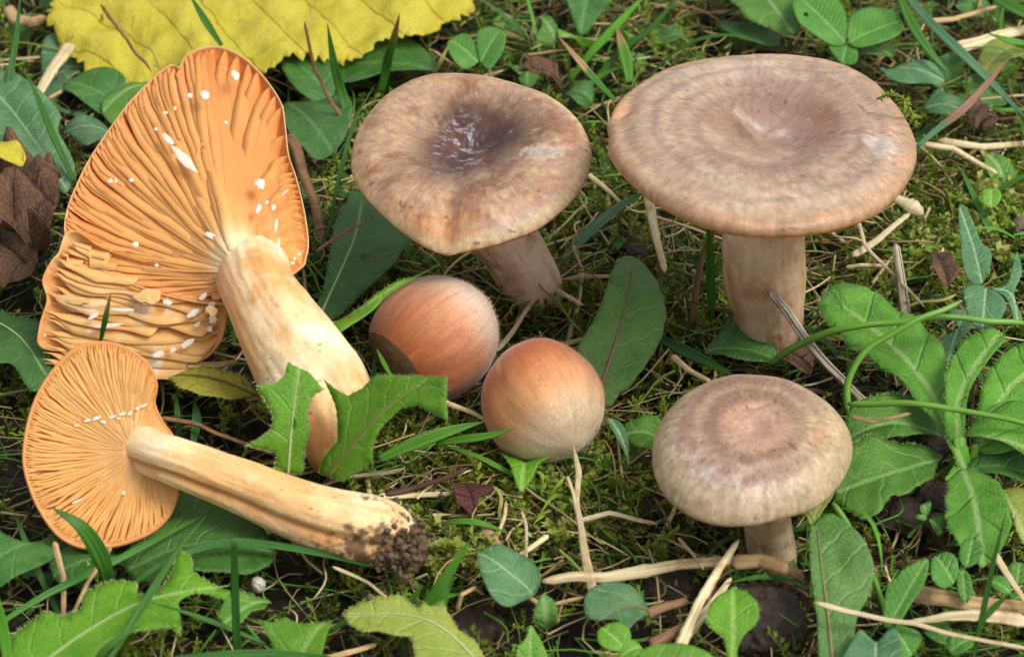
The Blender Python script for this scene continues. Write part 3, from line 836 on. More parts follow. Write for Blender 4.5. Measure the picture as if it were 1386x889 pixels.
    # stem
    def sc(X, Y, u, ph, V):
        a, b, f = grain(V, 1.0, (1, 1, 1), 121), grain(V, 4, (2, 1, 1), 122), grain(V, 9, seed=123)
        q = np.broadcast_to(lin(238, 206, 156), V.shape)
        q = mixc(q, lin(250, 232, 198), sst(-.05, .3, a) * .9)
        q = mixc(q, lin(226, 160, 84), .75 * sst(.05, .4, -a + .25 * b) + .8 * sst(.80, 1, u) * sst(-.4, .4, a))
        q = mixc(q, lin(224, 150, 76), .6 * sst(330, 300, X - .2 * (Y - 350)) + .55 * blob(X, Y, 425, 565, 24, 60, -22))
        q = mixc(q, lin(250, 222, 174), .8 * sst(.16, .05, u + .02 * b))
        q = mixc(q, lin(184, 120, 62), .8 * sst(.84, .97, u + .06 * b))
        q = mixc(q, lin(96, 62, 40), .8 * sst(.42, .5, f) * sst(.3, .7, u))
        return q
    def sd_(u, ph, RR):
        return RR * (.04 * np.sin(2 * ph + 4 * u) - .16 * np.exp(-((np.mod(ph + 1.2, 2 * math.pi) - math.pi) / .35) ** 2) * sst(.45, .9, u))
    stem_part('stem', MST, t, [(332, 346, 1.45, 66), (339, 362, 1.85, 52), (349, 390, 2.12, 48), (360, 412, 2.12, 51), (376, 440, 2.0, 57), (402, 482, 1.65, 64), (430, 526, 1.3, 69), (450, 566, 1.1, 62), (454, 600, .85, 50), (452, 622, .5, 34)], sc, sd_, ref=-FWD)
m4()

# ---- mushroom 5: the smaller lying mushroom in front
def m5():
    t = thing('cut_mushroom', 'smaller lying mushroom with fine pale orange gills and a soil covered stem end', 'mushroom', G(380, 690, 0))
    A = (186.0, 606.0)
    n = unit(np.array([0.16, -0.70, 0.70])); c = G(A[0], A[1], 1.62)
    out = [(30, 625), (34, 580), (48, 535), (72, 497), (100, 470), (130, 461), (160, 464), (190, 480), (208, 500), (214, 522), (211, 545), (222, 570), (236, 590), (243, 620), (243, 655), (240, 678), (228, 702), (206, 722),
           (170, 737), (135, 743), (105, 741), (78, 726), (56, 698), (40, 665)]
    Rf = px_R(A, out)
    cc = on_plane(np.array(140.0), np.array(602.0), c, n); e1, e2 = basis(n)
    o = catmull(out, 10, True)
    R = polar_outline(cc, n, on_plane(o[:, 0], o[:, 1], c, n))
    pr = resample(catmull([(0, -.95), (.4, -.9), (.75, -.66), (.93, -.36), (.99, -.16), (1, -.05), (.985, -.01), (.96, -.05), (.9, -.09), (.6, -.14), (.3, -.14), (.02, -.12)], 8), 60); NT = 260
    th = np.linspace(0, 2 * math.pi, NT, endpoint=False)
    RR = R(th)[None] * pr[:, 0][:, None]; rr = np.broadcast_to(pr[:, 0][:, None], RR.shape)
    V = cc + e1 * (RR * np.cos(th))[..., None] + e2 * (RR * np.sin(th))[..., None] + n * np.broadcast_to(pr[:, 1][:, None], RR.shape)[..., None]
    C = mixc(np.broadcast_to(lin(236, 166, 94), V.shape), lin(204, 132, 78), sst(.955, .99, rr + .01 * grain(V, 5, seed=131)))
    cap = obj('cap', V.reshape(-1, 3), grid_faces(60, NT, cu=True, flip=True), MGI, t, col=C.reshape(-1, 3))
    rs = np.random.RandomState(5)
    VV, FF, CC, k = [], [], [], 0
    hb = lambda r: np.interp(r, [0, .1, .3, .6, .85, .95, 1.0], [.10, .0, -.10, -.14, -.10, -.06, -.03])
    for i, a in enumerate(np.linspace(0, 360, 210, endpoint=False)):
        a += rs.uniform(-.5, .5)
        kinds = [(.08, .99, 1.0)] + ([(rs.uniform(.5, .75), .99, .7)] if i % 2 else [])
        for j, (r0, r1, d) in enumerate(kinds):
            dep = lambda r: np.interp(r, [0, .12, .35, .7, .9, 1], np.array([.10, .13, .14, .12, .08, .03]) * d)
            lean = 42 + 14 * math.sin(math.radians(a + 40))
            V, F, r_, s = gill_vf(A, math.radians(a + j * 1.05), r0, r1, Rf, c, n, hb, dep, math.radians(lean), a, nr=18, nd=3, wig=1.2, ragged=.1)
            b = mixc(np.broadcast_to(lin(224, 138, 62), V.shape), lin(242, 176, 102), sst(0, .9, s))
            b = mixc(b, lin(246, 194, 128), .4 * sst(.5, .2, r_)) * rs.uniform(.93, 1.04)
            # two-sided thin blade: a second copy slightly beside the first, joined along the edge
            m = len(V)
            VV += [V]; FF += [F + k]; CC += [b]; k += m
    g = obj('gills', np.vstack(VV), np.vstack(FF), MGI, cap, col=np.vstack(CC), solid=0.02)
    g['kind'] = 'stuff'
    for (x, y, rx, ry, ang) in [(104, 576, 4, 2.5, 0), (118, 569, 6, 3, -15), (130, 566, 8, 3.5, -20), (140, 571, 5, 3, 0), (152, 564, 7, 2.5, -20), (166, 560, 6, 3, -20), (176, 559, 5, 3.5, -40), (186, 553, 4, 3, 0), (194, 549, 7, 2.5, -25), (160, 566, 4, 2, 0),
                                (104, 678, 9, 2.5, -25), (160, 625, 6, 2, -5), (167, 667, 3, 5, 25)]:
        drop(cap, MLX, x, y, c, n, rx, ry * .8, ang, h=.0, thick=.4, seed=x)
    # stem
    def sc(X, Y, u, ph, V):
        a, b, f = grain(V, 1.1, (1, 1, 1), 141), grain(V, 5, (1, 2, 2), 142), grain(V, 6, seed=143)
        q = mixc(np.broadcast_to(lin(240, 202, 146), V.shape), lin(250, 226, 184), sst(-.1, .3, a))
        q = mixc(q, lin(222, 160, 92), .6 * sst(.0, .4, -a + .3 * b))
        q = mixc(q, lin(186, 112, 50), .7 * blob(ph, 0 * ph, GR, 0, .3, 9) * sst(.08, .25, u) * sst(.95, .7, u))
        q = mixc(q, lin(226, 204, 178), .7 * sst(.12, .02, u))
        dirt = sst(.05, .30, f + 1.1 * (u - .93) + .4 * sst(690, 760, Y) + .3 * grain(V, 14, seed=146)) * sst(.62, .86, u + .0004 * (Y - 700))
        q = mixc(q, lin(86, 64, 46), .88 * dirt)
        q = mixc(q, lin(92, 58, 36), .7 * sst(.5, .58, grain(V, 9, seed=144)) * sst(.1, .4, u))
        return q
    GR = 1.05
    def sd_(u, ph, RR):
        q = np.mod(ph, 2 * math.pi)
        return -RR * .17 * np.exp(-((q - GR - .4 * (u - .5)) / .22) ** 2) * sst(.03, .2, u) * sst(1, .8, u) + RR * .05 * np.exp(-((q - GR - .8) / .5) ** 2)
    st = stem_part('stem', MST, t, [(178, 602, 1.05, 46), (190, 607, 1.38, 35), (212, 616, 1.6, 31), (240, 625, 1.65, 33), (290, 644, 1.45, 35), (340, 664, 1.25, 38), (395, 687, 1.05, 41), (450, 706, .9, 45), (500, 718, .8, 48), (535, 726, .7, 42), (556, 731, .65, 26)],
                   sc, sd_, ref=-FWD)
    # stuck soil at the stem end
    sv = []
    for k in range(700):
        px_, py_ = 540 + rs.normal(0, 17), 734 + rs.normal(0, 20)
        if px_ < 500 and rs.rand() < .8: continue
        z = .75 + rs.normal(0, .22)
        r = .012 + .055 * rs.rand() ** 2
        sv.append((G(px_, py_, z), r))
    VV, FF, k = [], [], 0
    ico = icosphere(1)
    for p, r in sv:
        V = ico[0] * r * (1 + .7 * vnoise(ico[0] * 2.2 + p * 7, 3))[:, None] * rs.uniform(.6, 1.3, 3) + p
        VV.append(V); FF.append(ico[1] + k); k += len(V)
    V0, F0 = icosphere(4)
    p = G(540, 738, .62)
    d = 1 + .30 * fbm(V0 * 1.8, 151, 4) + .35 * fbm(V0 * 6, 152, 4)
    V = V0 * d[:, None] * np.array([.44, .42, .38]) + p
    VV.append(V); FF.append(F0 + k)
    o = obj('soil_lump', np.vstack(VV), np.vstack(FF), MDR, st, smooth=False)
    o['kind'] = 'stuff'

def icosphere(sub):
    import bmesh
    bm = bmesh.new(); bmesh.ops.create_icosphere(bm, subdivisions=sub, radius=1.0)
    V = np.array([v.co[:] for v in bm.verts]); F = np.array([[v.index for v in f.verts] for f in bm.faces]); bm.free()
    return V, F
m5()

# ------------------------------------------------------------------ hazelnuts
MNT = flesh('nut_shell', rough=0.62, sss=0.05, fine=24, amt=0.22, bump=0.22, bdist=0.01, coarse=6, spec=0.22, sheen=0.45)
MFZ = attr_mat('nut_fuzz', rough=.6, trans=.2)
MNS = flesh('nut_scar', rough=0.8, sss=0.0, fine=22, amt=0.45, bump=1.0, bdist=0.03, coarse=8, spec=0.2)
def nut(label, cx, cy, z, rad, axis, squash, seed, colf, scar_at):
    c = G(cx, cy, z); s = pxs(c)
    t = thing('hazelnut', label, 'hazelnut', c - np.array([0, 0, z]))
    a = unit(np.asarray(axis, float)); e = unit(np.cross(a, FWD)); f = np.cross(a, e)
    NA, NP = 170, 300
    la = np.linspace(0, math.pi, NA)[:, None]; ph = np.linspace(0, 2 * math.pi, NP, endpoint=False)[None]
    L = la + 0 * ph; PH = ph + 0 * la
    r = rad * s
    rr = r * np.sin(L) ** .86 * (1 + .032 * np.cos(3 * PH + seed) + .012 * np.sin(7 * PH + seed))
    h = r * squash * np.cos(L)
    h = h + r * .06 * np.exp(-(L / .2) ** 2)                       # small point at the tip
    h = np.where(L > scar_at, h * 1 + r * squash * .0 + (np.cos(scar_at) * r * squash - h) * .45, h)
    d = 1 + .008 * vnoise(n3(PH * 6, L * 2, seed), 5)
    V = c + a * h[..., None] + e * (rr * d * np.cos(PH))[..., None] + f * (rr * d * np.sin(PH))[..., None]
    X, Y = proj(V.reshape(-1, 3)); X = X.reshape(L.shape); Y = Y.reshape(L.shape)
    edge = scar_at + .05 * vnoise(n3(np.cos(PH) * 3, np.sin(PH) * 3, seed), 4)
    C = colf(X, Y, L, PH, V, edge)
    k = int(scar_at / math.pi * NA)
    obj('shell', V[:k + 1].reshape(-1, 3), grid_faces(k + 1, NP, cu=True), MNT, t, col=C[:k + 1].reshape(-1, 3))
    fz_ = None
    fuzz(t, V[:k], C[:k], L[:k], a, seed)
    obj('scar', V[k:].reshape(-1, 3), grid_faces(NA - k, NP, cu=True), MNS, t, col=C[k:].reshape(-1, 3))
def fuzz(t, V, C, L, ax, seed):
    # short pale hairs lying on the shell, denser towards the tip
    r = np.random.RandomState(int(seed * 10)); P = V.reshape(-1, 3); Lf = L.ravel(); Cf = C.reshape(-1, 3)
    k = r.randint(0, len(P), 15000); k = k[r.rand(len(k)) < np.sin(Lf[k]) * (.25 + .75 * sst(1.9, .8, Lf[k]))]
    o = world_loc(t); cen = P.mean(0); nr = unit(P[k] - cen); d = unit(ax - nr * (nr @ ax)[:, None] + nr * r.uniform(.1, .9, (len(k), 1)) + r.normal(0, .35, (len(k), 3)))
    s = unit(np.cross(d, nr)) * .0035; Lh = r.uniform(.03, .07, (len(k), 1)); j = r.normal(0, .012, (len(k), 3))
    VV = np.stack([P[k] + j - s - nr * .004, P[k] + j + s - nr * .004, P[k] + j + d * Lh], 1).reshape(-1, 3)
    cc = np.repeat(Cf[k] * .55 + lin(226, 206, 180) * .45, 3, 0)
    ob = obj('fuzz', VV, np.arange(len(VV)).reshape(-1, 3), MFZ, t, col=cc, smooth=False); ob['kind'] = 'stuff'
def nutcol(seed, top, body, base, fuzz, fz):
    def f(X, Y, L, PH, V, edge):
        a = grain(V, 1.5, seed=seed); g = grain(V, 7, seed=seed + 1)
        st = .8 * vnoise(n3(np.cos(PH) * 3.2, np.sin(PH) * 3.2, L * .8), seed) + .4 * vnoise(n3(np.cos(PH) * 13, np.sin(PH) * 13, L * .5), seed + 3)
        c = mixc(np.broadcast_to(body, V.shape), base, sst(1.0, 2.3, L + .35 * st))
        c = mixc(c, top, .5 * sst(.15, .8, st) * sst(.3, .9, L))
        c = mixc(c, base * .7, .4 * sst(.3, .9, -st) * sst(.7, 1.4, L))
        c = mixc(c, fuzz, .85 * sst(fz + .35, fz - .35, L + .2 * g))
        wg = vnoise(n3(np.cos(PH) * 26, np.sin(PH) * 26, L * 1.6), seed + 5) + .8 * vnoise(n3(np.cos(PH) * 55, np.sin(PH) * 55, L * 3), seed + 6)
        c = c * 1.08 * (1 + .16 * g + .10 * wg + .14 * a)[..., None]
        c = mixc(c, lin(122, 98, 78) * (1 + .5 * g)[..., None], sst(edge - .03, edge + .03, L) * 1.0)
        return c
    return f
nut('hazelnut behind, with its rough grey scar towards the big orange stem', 588, 459, 1.08, 84, RGT * .66 + UPV * .52 + FWD * .30, 1.04, 1.3,
    nutcol(201, lin(222, 152, 100), lin(202, 142, 104), lin(158, 88, 48), lin(212, 190, 170), 1.15), 2.42)
nut('hazelnut in front, reddish on top with a pale furry tip beside a straw', 735, 542, 1.0, 83, RGT * .42 - UPV * .62 - FWD * .42, .98, 2.7,
    nutcol(211, lin(228, 164, 106), lin(212, 154, 106), lin(170, 88, 42), lin(208, 188, 156), .95), 2.75)
# ------------------------------------------------------------------ plants
def serrate(o, spacing, amp, sharp=True, seed=0):
    """add forward pointing teeth to a dense closed outline (pixels)"""
    d = np.linalg.norm(np.diff(np.vstack([o, o[:1]]), axis=0), axis=1)
    L = d.sum(); n = int(L / 1.6)
    q = np.vstack([o, o[:1]])
    q = resample(q, n + 1)[:-1]
    T = unit(np.roll(q, -1, 0) - np.roll(q, 1, 0)); Nn = np.stack([T[:, 1], -T[:, 0]], 1)
    area = 0.5 * np.sum(q[:, 0] * np.roll(q[:, 1], -1) - q[:, 1] * np.roll(q[:, 0], -1))
    if area < 0: Nn = -Nn
    s = np.arange(n) * (L / n)
    ph = s / spacing + .35 * vnoise(n3(s / spacing / 2.2, seed), 3)
    f = np.mod(ph, 1.0)
    t = np.where(f < .78, f / .78, (1 - f) / .22) - .5
    k = amp * (.65 + .5 * vnoise(n3(np.floor(ph) * .77, seed), 8))
    return q + Nn * (t * k)[:, None]

def leaf(name, mat, outline, rib, zb, zt, roll=0.0, fold=0.12, bend=0.15, wave=0.06, teeth=None, smooth=True, thick=0.013, parent=None, holes=None, step=None, seed=0, cup=0.0, ribtube=None, curl=0.0, lift=None, pucker=None, hairs=0):
    """outline and midrib (base to tip) where they are seen; the blade lies on its own plane through the two ends of the midrib,
    tilted by roll about it, then folds, arches and waves out of that plane"""
    o = np.asarray(outline, float)
    if smooth: o = catmull(o, 7, True)
    else:
        o = resample(np.vstack([o, o[:1]]), max(len(o) * 5, 30))[:-1]
    if teeth: o = serrate(o, teeth[0], teeth[1], seed=seed)
    r = catmull(rib, 8) if len(rib) > 2 else resample(rib, 12)
    r = resample(r, 40)
    B, T_ = G(r[0, 0], r[0, 1], zb), G(r[-1, 0], r[-1, 1], zt)
    a = unit(T_ - B); side = unit(np.cross(a, [0, 0, 1.0]))
    n0 = np.cross(side, a); rr = math.radians(roll)
    n = unit(n0 * math.cos(rr) + side * math.sin(rr))
    if n @ FWD > 0: n = -n
    if -(n @ FWD) < .22: n = unit(n - FWD * (.3 + (n @ FWD)))
    mn, mx = o.min(0), o.max(0)
    st = step or max(3.5, min(mx - mn) / 16)
    gx, gy = np.meshgrid(np.arange(mn[0], mx[0], st), np.arange(mn[1], mx[1], st * .9), indexing='ij')
    gx = gx + (np.arange(gx.shape[1]) % 2)[None] * st * .5
    g = np.stack([gx.ravel(), gy.ravel()], 1)
    # inside test, kept away from the edge
    ins = np.zeros(len(g), bool); q = np.roll(o, -1, 0)
    for (x1, y1), (x2, y2) in zip(o, q):
        c_ = ((y1 > g[:, 1]) != (y2 > g[:, 1])) & (g[:, 0] < (x2 - x1) * (g[:, 1] - y1) / (y2 - y1 + 1e-12) + x1)
        ins ^= c_
    dmin = np.min(np.hypot(g[:, None, 0] - o[None, :, 0], g[:, None, 1] - o[None, :, 1]), 1)
    keep = ins & (dmin > st * .5)
    if holes:
        for hx, hy, hr in holes:
            keep &= np.hypot(g[:, 0] - hx, g[:, 1] - hy) > hr + 2
    pts = [Vector(p) for p in o] + [Vector(p) for p in g[keep]]
    n_o = len(o)
    edges = [(i, (i + 1) % n_o) for i in range(n_o)]
    if holes:
        for hx, hy, hr in holes:
            k0 = len(pts)
            for j in range(9):
                an = j / 9 * 2 * math.pi
                pts.append(Vector((hx + hr * math.cos(an) * (1 + .2 * math.sin(j * 3)), hy + hr * .8 * math.sin(an))))
            edges += [(k0 + j, k0 + (j + 1) % 9) for j in range(9)]
    vs, _, fs, _, _, _ = delaunay_2d_cdt(pts, edges, [], 1, 1e-4)
    p2 = np.array([v[:] for v in vs]); F = [tuple(f) for f in fs if len(f) >= 3]
    if holes:
        c2 = np.array([p2[list(f)].mean(0) for f in F])
        ok = np.ones(len(F), bool)
        for hx, hy, hr in holes: ok &= np.hypot(c2[:, 0] - hx, c2[:, 1] - hy) > hr * .8
        F = [f for f, k in zip(F, ok) if k]
    P = on_plane(p2[:, 0], p2[:, 1], B, n)
    RB = on_plane(r[:, 0], r[:, 1], B, n)
    D = np.linalg.norm(P[:, None] - RB[None], axis=2); j = D.argmin(1); d = D[np.arange(len(P)), j]
    Lr = np.r_[0, np.cumsum(np.linalg.norm(np.diff(RB, axis=0), axis=1))]; LL = Lr[-1]
    tg = unit(np.gradient(RB, axis=0)); v = P - RB[j]
    sgn = np.sign(np.einsum('ij,ij->i', np.cross(tg[j], v), np.broadcast_to(n, v.shape)))
    dt = np.einsum('ij,ij->i', v, tg[j])
    al = Lr[j] + dt
    e_ = (j == 0) | (j == len(r) - 1)
    d = np.where(e_, d, np.sqrt(np.maximum(d * d - dt * dt, 0)))
    u = d * sgn
    x = np.clip(al / LL, -.1, 1.1)
    h = fold * d + bend * (4 * x * (1 - x)) - cup * d * d + curl * sgn * d * d
    h = h + wave * np.minimum(1, d / .25) * vnoise(n3(al * 1.5, u * 1.2, seed), 7) + wave * .5 * vnoise(n3(al * 4, u * 4, seed), 9) * np.minimum(1, d / .3)
    if pucker:
        w_ = (al - pucker[1] * d + (u > 0) * pucker[0] * .47) / pucker[0]
        h = h + pucker[2] * (np.abs(np.sin(math.pi * w_)) ** .7 - .5) * np.minimum(1, d / .2)
    h = h - .35 * 0.04 * np.exp(-(d / .05) ** 2)
    if n[2] < 0: h = -h
    P = P + n * h[:, None]
    ob = obj(name, P, F, mat, parent, uv=np.stack([u, al], 1), solid=thick)
    if hairs:
        r_ = np.random.RandomState(int(seed * 10) + 1); k = r_.randint(0, n_o, int(n_o * hairs)); Q = P[k]
        out = unit(Q - RB[j[k]]) + r_.normal(0, .25, Q.shape) + n * .2; out = unit(out)
        s_ = unit(np.cross(out, n)) * .0045; tn = unit(P[(k + 1) % n_o] - Q) * r_.uniform(0, .04, (len(k), 1))
        HV = np.stack([Q + tn - s_ - out * .01, Q + tn + s_ - out * .01, Q + tn + out * r_.uniform(.02, .075, (len(k), 1))], 1).reshape(-1, 3)
        hb_ = obj('hairs', HV, np.arange(len(HV)).reshape(-1, 3), MHR, ob if parent is None else ob, smooth=False, col=np.broadcast_to(lin(176, 196, 130), HV.shape)); hb_['kind'] = 'stuff'
    if ribtube:
        rm, w = ribtube
        hh = bend * (4 * np.linspace(0, 1, 40) * (1 - np.linspace(0, 1, 40)))
        cpt = RB + n * (hh + .012)[:, None]
        V, Ff, U, PH = tube_vf(cpt, np.linspace(w, w * .25, 40), 8, ref=n, squash=.7)
        obj('midrib', V, Ff, rm, ob, uv=np.stack([PH / 6.28, U], 1))
    return ob

def blade_vf(pts, w, n=26, prof=None, fold=.25, twist=0.0, ref=None):
    P = path3(pts, n)
    t = np.linspace(0, 1, n)
    if prof is None: pr = np.minimum(1, .55 + 1.2 * t) * (1 - np.clip((t - .45) / .55, 0, 1) ** 1.6 * .97)
    else: pr = np.interp(t, np.linspace(0, 1, len(prof)), prof)
    ref = unit(np.array([0, -.55, .85])) if ref is None else unit(np.asarray(ref, float))
    T, S, N = frames(P, ref)
    if twist:
        a = math.radians(twist) * t
        S, N = S * np.cos(a)[:, None] + N * np.sin(a)[:, None], N * np.cos(a)[:, None] - S * np.sin(a)[:, None]
    hw = np.array([w * .5 * k * pxs(p) for k, p in zip(pr, P)])
    cols = np.array([-1, -.5, 0, .5, 1.0])
    V = P[:, None] + S[:, None] * (hw[:, None] * cols)[..., None] + N[:, None] * (hw[:, None] * np.abs(cols) * fold)[..., None]
    L = np.r_[0, np.cumsum(np.linalg.norm(np.diff(P, axis=0), axis=1))]
    uv = np.stack([np.tile(cols * .5 + .5, n), np.repeat(L, 5)], 1)
    return V.reshape(-1, 3), grid_faces(n, 5), uv, np.repeat(t, 5)

def blade(label, pts, w, mat, group=None, dry=None, name='grass_blade', cat='grass blade', parent=None, **k):
    V, F, uv, t = blade_vf(pts, w, **k)
    c = np.zeros((len(V), 3))
    if dry: c[:, 0] = sst(dry[0], dry[1], t + .04 * vnoise(V * 6, 3))
    ob = obj(name, V, F, mat, parent, col=c, uv=uv, solid=.014)
    return ob if parent is not None else tag(ob, label, cat, group)

def straw(label, pts, w, mat, group=None, name='dry_straw', cat='straw', flat=.55, ends=(1, .7), n=36, parent=None, ns=14, rough=.07, taper=None):
    P = path3(pts, n, smooth=name in ('green_stalk', 'stalk', 'crown', 'leaf_stalk'))
    L = np.r_[0, np.cumsum(np.linalg.norm(np.diff(P, axis=0), axis=1))]
    P = P + .03 * vnoise(n3(L * 1.9, w + L[-1]), 3)[:, None] * np.array([0.3, .6, 1])
    R = np.linspace(ends[0], ends[1], n) if taper is None else np.interp(np.linspace(0, 1, n), np.linspace(0, 1, len(taper)), taper)
    if w >= 9 and name == 'dry_straw':
        for q_ in (.37, .71): R = R * (1 + .14 * np.exp(-((L / L[-1] - q_ - .01 * w) / .02) ** 2) - .12 * np.exp(-((L / L[-1] - q_ - .035 - .01 * w) / .015) ** 2))
    R = R * np.array([w * .5 * pxs(p) for p in P]) * (.35 + .65 * sst(0, .05, L / L[-1])) * (.25 + .75 * sst(1, .94, L / L[-1]))
    dz = lambda U, PH, RR: RR * (rough * vnoise(n3(U * 6, np.cos(PH) * 2, np.sin(PH) * 2 + w), 4) + rough * 1.6 * vnoise(n3(U * .6, np.cos(PH) * 4 + w, np.sin(PH) * 4), 14) + ragged * np.maximum(0, 1 - U / .1) * vnoise(n3(0, np.cos(PH) * 3, np.sin(PH) * 3 + w), 5) - .0)
    ragged = .5
    V, F, U, PH = tube_vf(P, R, ns, ref=(0, -.5, .85), disp=dz, squash=flat)
    ob = obj(name, V, F, mat, parent, uv=np.stack([PH / 6.283, U], 1))
    return ob if parent is not None else tag(ob, label, cat, group)

G_ = lambda *c: tuple(float(x) for x in lin(*c))
VE = G_(150, 185, 110)
ML = {
 'bright': leaf_mat('leaf_bright', G_(100, 160, 34), G_(138, 192, 52), G_(170, 206, 104), spacing=.5, trans=.45, rough=.42, spots=G_(60, 110, 30), spotamt=.4),
 'mid': leaf_mat('leaf_mid', G_(70, 126, 34), G_(110, 164, 52), G_(144, 186, 104), spacing=.6, trans=.30, rough=.36, pale=.06, mid=.04),
 'dark': leaf_mat('leaf_dark', G_(50, 102, 32), G_(80, 134, 48), G_(100, 146, 72), spacing=.55, trans=.22, rough=.36, pale=.08),
 'blue': leaf_mat('leaf_bluish', G_(54, 104, 50), G_(92, 140, 82), G_(136, 172, 120), spacing=.5, trans=.18, rough=.38, pale=.26, mid=.02),
 'teal': leaf_mat('leaf_teal', G_(62, 118, 70), G_(94, 150, 92), G_(160, 196, 140), spacing=.3, trans=.24, rough=.40, pale=.2, mid=.02, spots=G_(150, 140, 90), spotamt=.25),
 'plantain': leaf_mat('leaf_rosette', G_(84, 154, 36), G_(130, 196, 64), G_(168, 204, 118), spacing=.75, slope=1.0, trans=.34, rough=.28, pale=.05, mid=.045, bump=.9, veinamt=.4, ra=.1, warp=0),
 'clover': leaf_mat('leaf_clover', G_(66, 132, 38), G_(104, 168, 60), G_(144, 192, 104), spacing=.12, slope=.9, trans=.3, rough=.42, mid=.02, warp=.02, veinamt=.5, spots=G_(130, 170, 110), spotamt=.35, side=.2),
 'lime': leaf_mat('leaf_lime', G_(112, 172, 50), G_(140, 192, 70), G_(170, 210, 110), spacing=.3, trans=.4, rough=.42, mid=.02),
 'spotted': leaf_mat('leaf_spotted', G_(80, 134, 48), G_(116, 164, 70), G_(140, 182, 100), spacing=.55, slope=.8, trans=.24, rough=.36, mid=.0, spots=G_(92, 74, 50), spotamt=.6, pale=.15),
 'yellowing': leaf_mat('leaf_yellowing', G_(132, 160, 60), G_(176, 180, 84), G_(180, 190, 110), spacing=.45, trans=.3, rough=.4, spots=G_(84, 62, 40), spotamt=.85),
 'yellow': leaf_mat('leaf_yellow', G_(222, 204, 44), G_(244, 232, 92), G_(196, 184, 62), spacing=1.45, slope=1.1, trans=.26, rough=.5, mid=0, side=.035, veinamt=1.2, warp=.0, bump=.9, spots=G_(176, 150, 50), spotamt=.6, retic=9, ra=.07),
 'yellowblack': leaf_mat('leaf_yellow_black', G_(150, 152, 44), G_(186, 178, 70), G_(110, 110, 40), spacing=.4, trans=.2, rough=.5, spots=G_(38, 28, 18), spotamt=1.0),
 'red': leaf_mat('leaf_dark_red', G_(84, 44, 44), G_(120, 68, 64), G_(60, 28, 30), spacing=.3, trans=.1, rough=.45, mid=.02, bump=1),
 'brown': leaf_mat('leaf_brown', G_(92, 64, 44), G_(140, 102, 72), G_(70, 46, 32), spacing=.6, trans=.06, rough=.55, bump=1.2, spots=G_(40, 28, 20), spotamt=.8, warp=.3),
}
MRP = fibre_mat('midrib_purple', G_(176, 130, 112), G_(120, 84, 84), lines=4)
MRG = fibre_mat('midrib_pale', G_(176, 200, 130), G_(150, 180, 100), lines=4, trans=.1)
MRR = fibre_mat('midrib_reddish', G_(136, 120, 74), G_(110, 76, 56), lines=4)
MG = {
 'g': fibre_mat('grass_green', G_(56, 112, 34), G_(104, 156, 64), lines=9, rough=.42, trans=.25, tipc=G_(176, 140, 90)),
 'b': fibre_mat('grass_bright', G_(86, 152, 38), G_(130, 186, 76), lines=9, rough=.42, trans=.3, tipc=G_(186, 150, 96)),
 'd': fibre_mat('grass_dark', G_(38, 88, 24), G_(76, 128, 48), lines=9, rough=.4, trans=.2, tipc=G_(150, 110, 70)),
 'u': fibre_mat('grass_bluish', G_(66, 110, 70), G_(120, 156, 118), lines=9, rough=.42, trans=.2, tipc=G_(150, 110, 84)),
 's': fibre_mat('straw_pale', G_(226, 210, 166), G_(156, 122, 78), dark=G_(168, 132, 86), lines=13, rough=.45),
 't': fibre_mat('straw_tan', G_(192, 160, 112), G_(130, 98, 62), dark=G_(112, 82, 54), lines=11, rough=.5),
 'o': fibre_mat('straw_brown', G_(150, 110, 74), G_(92, 62, 42), dark=G_(70, 50, 36), lines=11, rough=.55),
 'w': fibre_mat('twig_weathered', G_(206, 190, 160), G_(66, 60, 58), dark=G_(90, 80, 72), lines=12, rough=.6, amt=1.0),
 'k': fibre_mat('stalk_green', G_(96, 146, 48), G_(130, 172, 74), lines=4, rough=.4, trans=.12),
 'r': fibre_mat('twig_red', G_(104, 68, 56), G_(70, 42, 36), lines=4, rough=.5),
 'y': fibre_mat('stalk_yellow', G_(176, 168, 92), G_(136, 132, 62), lines=4, rough=.5, trans=.1),
}

# the great yellow leaf
yo = [(71, -6), (66, 19), (70, 34), (83, 43), (94, 61), (108, 74), (130, 94), (152, 90), (185, 106), (215, 106), (260, 96), (320, 92), (364, 84), (384, 74), (412, 71), (452, 73), (490, 66), (512, 56), (548, 48), (580, 44), (600, 30), (626, 18), (640, 2),
      (652, -40), (600, -110), (450, -160), (280, -165), (140, -120), (80, -60)]
tag(leaf('fallen_leaf', ML['yellow'], yo, [(60, -60), (300, -62), (640, -20)], .75, .7, roll=0, fold=-.03, bend=.15, wave=.16, teeth=(14, 10), seed=3, cup=.015, pucker=(1.45, 1.1, .07), step=7), 'large yellow fallen leaf with toothed edge behind the cut mushroom', 'leaf')

